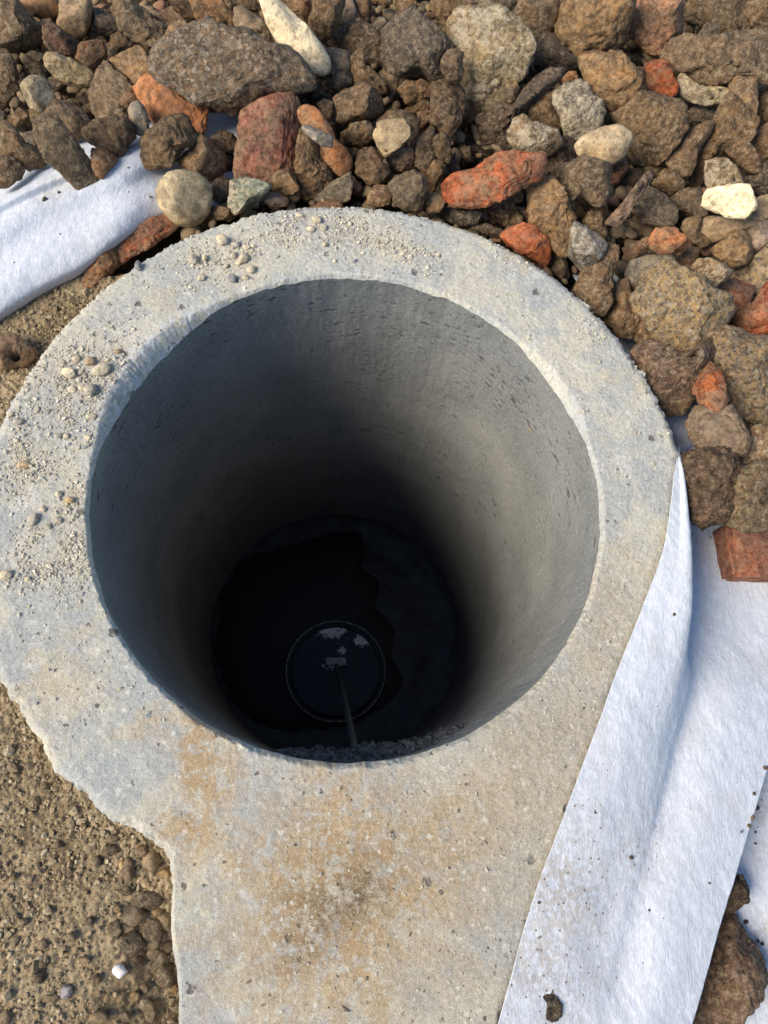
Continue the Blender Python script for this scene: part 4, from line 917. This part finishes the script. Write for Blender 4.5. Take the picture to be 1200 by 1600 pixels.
# perforated brick fragment, left edge
poly = at(P("-14,520 17,523 37,533 52,545 33,563 10,570 -14,569"), -.022)[:, :2]
V, F, c, a, h = stone_mesh(poly, -.022, 'b', 77, 4, .7)
hc = at((14, 546), -.006)[0]; d = np.hypot((V[:, 0]-hc[0])/1.25, V[:, 1]-hc[1])
V[:, 2] -= np.where(V[:, 2] > -.024, 1, 0)*.022*sstep(.0058, .0036, d)
base = np.array([c[0], c[1], -.022-h]); o = mesh_obj('brick_fragment', V-base, F, MAT['brick']); o.location = base; o.color = (.36, .2, .09, 1)
tag(o, 'perforated orange-brown brick fragment on the soil at the left edge', 'brick')
# mud smear on the right sheet
sm = at(P("842,1552 850,1545 858,1540 866,1545 864,1555 870,1562 876,1572 874,1588 864,1594 855,1590 852,1578 846,1570"), 0.001)[:, :2]
V, F, c, a, h = stone_mesh(sm, -.001, 'c', 91, 4, .12)
o = mesh_obj('mud_clod', V, F, MAT['clod']); o.color = (.085, .06, .035, 1); tag(o, 'flat dark mud smear on the long white sheet near its bottom end', 'mud')

# ------------------------------------------------------------------ smaller stones wedged in the gaps, and rubble beyond the frame
def in_rubble(px):
    x, y = px
    if y > 900 or (x < 60 and y > 285) : return False
    if x < 385 and y > 205-(.12*(x-0)) and y > 150 and not (x > 285 and y > 345-.35*(x-285)): return False
    if x > 1030 and y > 635 and x < 1150: return False
    if y > 800: return False
    if 960 < x < 1040 and y > 520 and y < 640: return False
    return True
fill = 0; tries = 0
rgf = np.random.default_rng(404)
FILLC = ['b', 'b', 'b', 'gb', 'dk', 'tan', 'rb', 'yb', 'dr']
protos = {}
while fill < 112 and tries < 6000:
    tries += 1
    px = rgf.uniform((0, -10), (1200, 800))
    if not in_rubble(px): continue
    z = rgf.uniform(-.08, -.045); w = at(px, z)[0]
    if collar_gap(w[None, :2])[0] < .03: continue
    R = rgf.uniform(.011, .023)
    if any(math.hypot(w[0]-f[0], w[1]-f[1]) < .35*(R+f[2]) for f in foot): continue
    t = np.sort(rgf.uniform(0, 2*np.pi, 9)); rad = R*rgf.uniform(.75, 1.15, 9)
    poly = np.stack([np.cos(t)*rad*1.15, np.sin(t)*rad*.9], 1); an = rgf.uniform(0, 6.3)
    poly = poly@np.array([[math.cos(an), -math.sin(an)], [math.sin(an), math.cos(an)]])+w[:2]
    try: V, F, c, a, h = stone_mesh(poly, z, 'brc'[fill % 3], 5000+fill, 3)
    except Exception: continue
    if not np.isfinite(V).all(): continue
    base = np.array([c[0], c[1], z-h]); o = mesh_obj('stone', V-base, F, MAT[['mud', 'clod', 'dark'][fill % 3]]); o.location = base
    cn = FILLC[fill % len(FILLC)]; o.color = (COLR[cn][0]*1.3, COLR[cn][1]*1.13, COLR[cn][2]*.80, 1)
    word = {'b': 'brown', 'gb': 'grey-brown', 'dk': 'dark', 'tan': 'tan', 'rb': 'reddish-brown', 'yb': 'yellow-brown', 'dr': 'dark brown'}[cn]
    tag(o, place_label(f'small deep-set {word} stone', px), 'stone', 'small stones deep in the gaps')
    foot.append((c[0], c[1], a)); fill += 1

def scatter(name, pts, sizes, mat, seed, flat=.75, sub=1, colattr=None):
    """many grains as one mesh"""
    r = np.random.default_rng(seed); Vs, F = ico(sub); n = len(pts); m = len(Vs)
    sc = sizes[:, None]*np.column_stack([r.uniform(.7, 1.3, n), r.uniform(.7, 1.2, n), r.uniform(.5, .95, n)*flat])
    an = r.uniform(0, 6.28, n); ca, sa = np.cos(an), np.sin(an)
    jit = 1+r.normal(size=(n, m))*(.22 if sub == 1 else .13)
    L = Vs[None]*jit[..., None]*sc[:, None, :]
    tx = r.normal(size=n)*.35; L[..., 2] += L[..., 0]*tx[:, None]
    V = np.stack([L[..., 0]*ca[:, None]-L[..., 1]*sa[:, None], L[..., 0]*sa[:, None]+L[..., 1]*ca[:, None], L[..., 2]], -1)+pts[:, None, :]
    FF = (F[None]+(np.arange(n)*m)[:, None, None]).reshape(-1, 3)
    at_ = {'tone': np.repeat(r.uniform(0, 1, n), m)}
    return mesh_obj(name, V.reshape(-1, 3), FF, mat, smooth=(sub > 1), attrs=at_)
def grain_mat(name, c1, c2, c3, rough=.9):
    n = NT(name); t = n.attr('tone'); f = n.noise(420, 4, .65)
    c = n.mix(n.ramp(t, 0, .7), c1, c2); c = n.mix(n.ramp(t, .86, .93), c, c3)
    c = n.mix(n.ramp(f, .42, .54, .4, 0), c, (.09, .07, .045))
    return n.done(c, rough, n.bump(f, .5, .001), .2)
# rubble outside the picture and under it, one mass
r = np.random.default_rng(9)
pts = []; n_in = n_out = 0
while n_in < 2700 or n_out < 1100:
    if n_in < 2700 and r.random() < .8:
        pxx, pyy = r.uniform(-20, 1220), r.uniform(-20, 820)
        zz_ = r.uniform(-.105, -.052); x, y = at((pxx, pyy), zz_)[0][:2]
        if not in_rubble((pxx, pyy)) or collar_gap(np.array([[x, y]]))[0] < .016: continue
        pts.append((x, y, zz_, r.uniform(.0045, .0125))); n_in += 1; continue
    x, y = r.uniform(-1.5, 1.6), r.uniform(.2, 1.6)
    if r.random() < .35: x, y = r.uniform(.55, 1.5), r.uniform(-.7, .5)
    if x < -.25 and y < .62+.1*x: continue
    if y < .05 and x < .80: continue
    if collar_gap(np.array([[x, y]]))[0] < .05: continue
    v = (np.array([x, y, -.05])-CAM)@RM; pxx, pyy = 600-1200*v[0]/v[2], 800+1200*v[1]/v[2]
    if -20 < pxx < 1220 and -20 < pyy < 1620: continue
    pts.append((x, y, r.uniform(-.09, -.02), r.uniform(.014, .04))); n_out += 1
pts = np.array(pts)
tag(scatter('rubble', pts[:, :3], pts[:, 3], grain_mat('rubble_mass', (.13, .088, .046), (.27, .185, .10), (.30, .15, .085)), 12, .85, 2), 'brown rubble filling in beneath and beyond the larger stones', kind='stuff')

# ------------------------------------------------------------------ grit and pebbles on the collar
r = np.random.default_rng(21)
N = 260000
cand = np.column_stack([r.uniform(-30, 1060, N), r.uniform(300, 1130, N)])
w = at(cand, 0); g = collar_gap(w[:, :2]); rad = np.hypot(w[:, 0], w[:, 1])
lw = np.interp(np.arctan2(w[:, 1], w[:, 0]) % (2*np.pi), th, lipw, period=2*np.pi)
dm = dust_mask(w[:, :2]); cl = n2(w[:, :2], 28, 3, 400)
prob = np.clip(dm-.12, 0, 1)*np.clip(.5+1.2*cl, 0.06, 1.2)*.75+.008
ok = (g < -.006) & (rad > R0+lw) & (r.random(N) < prob)
w = w[ok]; n = len(w)
sz = np.clip(np.exp(r.normal(-6.92, .40, n)), .0004, .0034)
w[:, 2] = collar_h(w[:, :2])+sz*.35+dm[ok]*.0008
tag(scatter('grit', w, sz, grain_mat('concrete_grit', (.46, .39, .27), (.68, .60, .45), (.36, .34, .31)), 22, .8, 1), 'loose cream grit scattered over the top and left of the concrete collar', kind='stuff')
# sparse grains on the lower right of the collar
N = 700; cand = np.column_stack([r.uniform(420, 990, N), r.uniform(1000, 1600, N)])
w = at(cand, 0); g = collar_gap(w[:, :2]); ok = (g < -.008) & (np.hypot(w[:, 0], w[:, 1]) > R0+.02); w = w[ok]; sz = np.clip(np.exp(r.normal(-7.0, .4, len(w))), .0004, .0026); w[:, 2] = collar_h(w[:, :2])+sz*.2
tag(scatter('grit', w, sz, grain_mat('sand_grains', (.30, .24, .16), (.55, .48, .36), (.16, .12, .08)), 23, .8, 1), 'sparse sand grains stuck to the lower part of the concrete', kind='stuff')

PEBS = {   # x y length width angle colour ; c cream g grey o ochre b blue-grey
 'upper left of the collar above the spalled lip': ("347,376 22,20,0,c 368,382 16,12,.2,g 381,403 24,16,1.0,c 392,420 17,14,.8,c 314,433 15,13,.3,c 365,398 14,12,1,c 320,403 9,14,0,c 352,372 6,7,0,c 385,385 15,10,0,c 302,406 20,18,0,g 363,434 20,15,-.5,b 384,432 12,9,0,c 354,414 11,9,0,g 395,383 8,7,0,c 372,410 9,8,0,c 216,415 14,18,.3,b", 'small pebble on the upper left of the concrete collar', 'pebbles on the upper left of the collar'),
 'top': ("468,335 16,10,0,c 495,342 20,14,-.5,c 486,357 16,12,.2,c 506,354 12,12,0,c 508,380 10,12,0,c 547,348 8,9,0,c 685,398 8,8,0,c 523,406 8,7,0,c", 'small pebble on the top of the concrete collar', 'pebbles on the top of the collar'),
 'left': ("109,583 27,17,-.3,c 159,578 30,22,.5,c 142,611 22,22,0,g 140,565 16,18,0,o 112,608 14,12,.2,c 128,605 14,10,0,c 184,548 14,10,0,o 142,650 16,11,.1,c 119,560 14,12,.2,c 168,562 8,8,0,c 28,658 16,12,.2,g 91,681 11,9,0,g 103,681 10,9,0,c 137,682 10,9,0,c 137,693 9,8,0,g 37,727 20,13,.2,o 92,771 12,11,.6,c 52,811 24,15,1.0,g 90,812 13,12,0,g 66,795 11,9,0,c 74,822 12,9,0,g 8,899 18,15,.1,c 108,781 14,12,.2,o 42,905 9,9,0,c 15,646 12,10,0,c 133,587 9,8,0,g", 'small pebble on the left side of the concrete collar', 'pebbles on the left of the collar'),
}
PC = dict(c=(.66, .57, .40), g=(.44, .40, .32), o=(.48, .34, .19), b=(.22, .23, .26))
SPECIAL = {(159, 578): 'largest cream oval pebble on the left side of the concrete collar', (347, 376): 'round cream pebble topmost in the upper left pebble group', (381, 403): 'long cream pebble in the middle of the upper left pebble group',
           (109, 583): 'flat cream pebble left of the largest oval pebble on the collar', (363, 434): 'blue-grey pebble at the bottom of the upper left pebble group', (216, 415): 'lone blue-grey chip set in the upper left collar edge',
           (314, 433): 'squarish cream pebble standing alone left of the upper left pebble group', (8, 899): 'lone cream pebble at the left picture edge on the concrete', (37, 727): 'lone ochre pebble near the left edge of the concrete collar',
           (52, 811): 'long grey pebble in the lower left grit patch of the collar', (495, 342): 'largest cream pebble on the top of the concrete collar', (142, 611): 'round grey pebble just below the largest oval pebble on the collar'}
PEBM = [(n_, np.array(c_, float)) for n_, c_ in (('largest cream oval pebble', (159, 578)), ('topmost round cream pebble', (347, 376)), ('long cream pebble', (381, 403)), ('blue-grey pebble', (363, 434)), ('largest pebble on the top', (495, 342)), ('long grey pebble', (52, 811)), ('lone ochre pebble', (37, 727)), ('squarish cream pebble', (314, 433)))]
k = 0
for key, (s_, lab, grp) in PEBS.items():
    tok = s_.split()
    for a_, b_ in zip(tok[::2], tok[1::2]):
        x, y = map(float, a_.split(',')); L, Wd, an, c = b_.split(','); L, Wd, an = float(L)*.5*.00076, float(Wd)*.5*.00076, float(an)
        Vs, F = ico(3); rs = np.random.default_rng(600+k); q = Vs.copy()
        for _ in range(7):
            nn = rs.normal(size=3); nn /= np.linalg.norm(nn); ov = np.clip(q@nn-rs.uniform(.62, .88), 0, None); q = q-nn*ov[:, None]*.85
        q = q*(1+.07*fbm(Vs*1.7+k*3.1, 2, 610))[:, None]
        h = Wd*.72; q = q*np.array([L, Wd, h]); ca, sa = math.cos(an), math.sin(an)
        q = np.column_stack([q[:, 0]*ca-q[:, 1]*sa, q[:, 0]*sa+q[:, 1]*ca, q[:, 2]])
        w = at((x, y), .003)[0]; hz = collar_h(w[None, :2])[0]
        o = mesh_obj('pebble', q+np.array([0, 0, h*.85]), F, M_PEB); o.location = (w[0], w[1], hz-.0003)
        jv = 1+rs.normal()*.08; o.color = (*[v*jv for v in PC[c]], 1)
        word = dict(c='cream', g='grey', o='ochre', b='blue-grey')[c]
        sp = SPECIAL.get((int(x), int(y)))
        tag(o, sp or place_label('small '+word+' pebble', np.array([x, y]), PEBM), 'pebble', None if sp else grp); k += 1

# ------------------------------------------------------------------ gravel in the loam, lower left
r = np.random.default_rng(31)
GR = "236,1345 26,34,c 200,1360 18,36,t 255,1366 16,16,o 228,1408 42,30,d 208,1430 34,30,d 236,1458 34,52,t 258,1440 24,34,b 205,1475 34,36,d 190,1352 8,16,o 180,1453 24,26,t 228,1382 12,10,p 183,1420 12,12,o 240,1490 20,24,d 258,1525 28,40,d 250,1500 24,28,d 215,1505 18,22,b 186,1517 20,20,w 210,1558 14,16,or 225,1545 14,16,b 235,1580 20,36,b 103,1550 18,20,g 60,1528 16,18,b 155,1590 30,16,b 57,1252 14,14,b 110,1254 14,8,t 48,1270 8,6,p 220,1330 20,16,b 172,1330 24,18,b 152,1345 12,16,dk 262,1480 18,20,d 10,1590 12,24,b 68,1475 14,14,b 65,1508 12,10,b 62,1362 8,8,p 175,1310 18,12,b 198,1392 16,16,b 245,1425 16,14,o 272,1545 12,14,or 195,1590 16,14,d 140,1440 14,12,d 110,1465 16,14,b 85,1560 14,12,b 130,1500 18,12,b 150,1530 14,14,b 35,1440 16,12,b 20,1370 12,10,b 90,1320 12,10,b 130,1290 10,10,b 25,1320 16,10,b"
GC = dict(c=(.25, .18, .10), t=(.24, .17, .09), o=(.34, .22, .09), d=(.13, .095, .052), b=(.18, .125, .065), p=(.42, .32, .18), w=(.68, .66, .66), g=(.33, .31, .34), dk=(.06, .045, .03))
GC['or'] = (.40, .23, .08)
GW = dict(c='tan', t='tan', o='ochre', d='dark brown', b='brown', p='pale', w='white', g='pale grey', dk='dark'); GW['or'] = 'orange'
SOILM = [(n_, np.array(c_, float)) for n_, c_ in (('bright white chip', (186, 1517)), ('pale grey chip', (103, 1550)), ('largest tan oval stone', (236, 1458)), ('notch of the concrete edge', (258, 1335)), ('left picture edge', (0, 1380)), ('small orange pebble', (210, 1558)), ('small tan pebble', (155, 1590)), ('small ochre pebble', (183, 1420)), ('dark stone by the notch', (152, 1345)), ('left tip of the concrete', (30, 1110)))]
tok = GR.split()
for k, (a_, b_) in enumerate(zip(tok[::2], tok[1::2])):
    x, y = map(float, a_.split(',')); lx, ly, c = b_.split(','); lx, ly = float(lx)*.5, float(ly)*.5
    t = np.linspace(0, 2*np.pi, 10)[:-1]; w0 = at((x, y), -.045)[0]; z = soil_h(w0[None, :2])[0]+.004
    poly = at(np.column_stack([x+np.cos(t)*lx*r.uniform(.85, 1.1, 9), y-np.sin(t)*ly*r.uniform(.85, 1.1, 9)]), z)[:, :2]
    V, F, cc_, a, h = stone_mesh(poly, z, 'bsr'[k % 3], 8000+k, 3)
    base = np.array([cc_[0], cc_[1], z-h]); o = mesh_obj('gravel_stone', V-base, F, MAT['white' if c == 'w' else 'mud' if k % 2 else 'smooth']); o.location = base; o.color = (*[min(.8, v*1.25) for v in GC[c]], 1)
    lab = {'w': 'bright white chip lying on the soil in the lower left', 'g': 'pale grey chip lying on the soil left of the white chip', 'dk': 'dark stone in the soil near the notch of the concrete edge'}.get(c)
    if (x, y) == (236., 1458.): lab = 'largest tan oval stone in the soil against the broken concrete edge'
    near = x > 165
    gtxt = 'the soil along the broken concrete edge' if near else 'the open soil of the lower left corner'
    tag(o, lab or place_label(f"small {GW[c]} stone in the soil", np.array([x, y]), SOILM), 'stone', None if lab else 'small stones in the soil')
N = 62000
xy = np.column_stack([r.uniform(-.52, -.16, N), r.uniform(-.76, .30, N)]); g = collar_gap(xy)
cl = n2(xy, 16, 3, 410)
ok = (g > -.004) & (r.random(N) < np.clip(.27+.55*cl+.7*np.exp(-np.clip(g, 0, 1)/.045), 0.03, 1)*.75); xy = xy[ok]
sz = np.clip(np.exp(r.normal(-6.68, .5, len(xy))), .0006, .0060)
p3 = np.column_stack([xy, soil_h(xy)+.0015+sz*.3])
tag(scatter('soil_crumbs', p3, sz, grain_mat('loam_crumbs', (.22, .155, .085), (.40, .295, .17), (.52, .41, .25)), 33, .85, 1), 'crumbs of brown soil and fine gravel beside the concrete', kind='stuff')
# dark crumbs on the sheets and a few bits in the folds
def on_mesh_points(lst):
    return np.array([at((x, y), z)[0] for x, y, z in lst])
dg = bpy.context.evaluated_depsgraph_get()
cr = [(70, 312, 7), (92, 301, 4), (235, 308, 4), (200, 232, 3), (200, 262, 3), (94, 366, 3), (201, 300, 2), (22, 410, 2), (130, 233, 3), (1183, 1262, 7), (1178, 1240, 4), (1175, 1278, 6), (1170, 1290, 5), (1180, 1300, 4), (1195, 1200, 6),
      (1158, 1300, 3), (1180, 1318, 3), (1014, 1422, 4), (842, 1410, 4), (930, 1270, 3), (1110, 840, 3), (1097, 828, 3), (1082, 834, 2), (1140, 905, 3), (1053, 960, 4), (986, 1340, 5), (1108, 1380, 3), (1165, 1440, 5), (1170, 1470, 6), (1176, 1476, 5), (1184, 1470, 4), (1190, 1474, 6), (1160, 1452, 5), (1052, 688, 2), (1065, 706, 2), (1048, 650, 2)]
pts = []; szs = []
for x, y, s_ in cr:
    d = (at((x, y), 0)[0]-CAM); d /= np.linalg.norm(d)
    hit, locn, nrm, idx, ob, mtx = scn.ray_cast(dg, Vector(CAM), Vector(d))
    if hit: pts.append(np.array(locn)+np.array([0, 0, s_*.0002])); szs.append(s_*.00042)
tag(scatter('soil_crumbs', np.array(pts), np.array(szs), grain_mat('dark_crumbs', (.05, .036, .022), (.10, .07, .042), (.16, .1, .06)), 41, .8, 2), 'tiny dark crumbs of soil lying on the white sheets', kind='stuff')
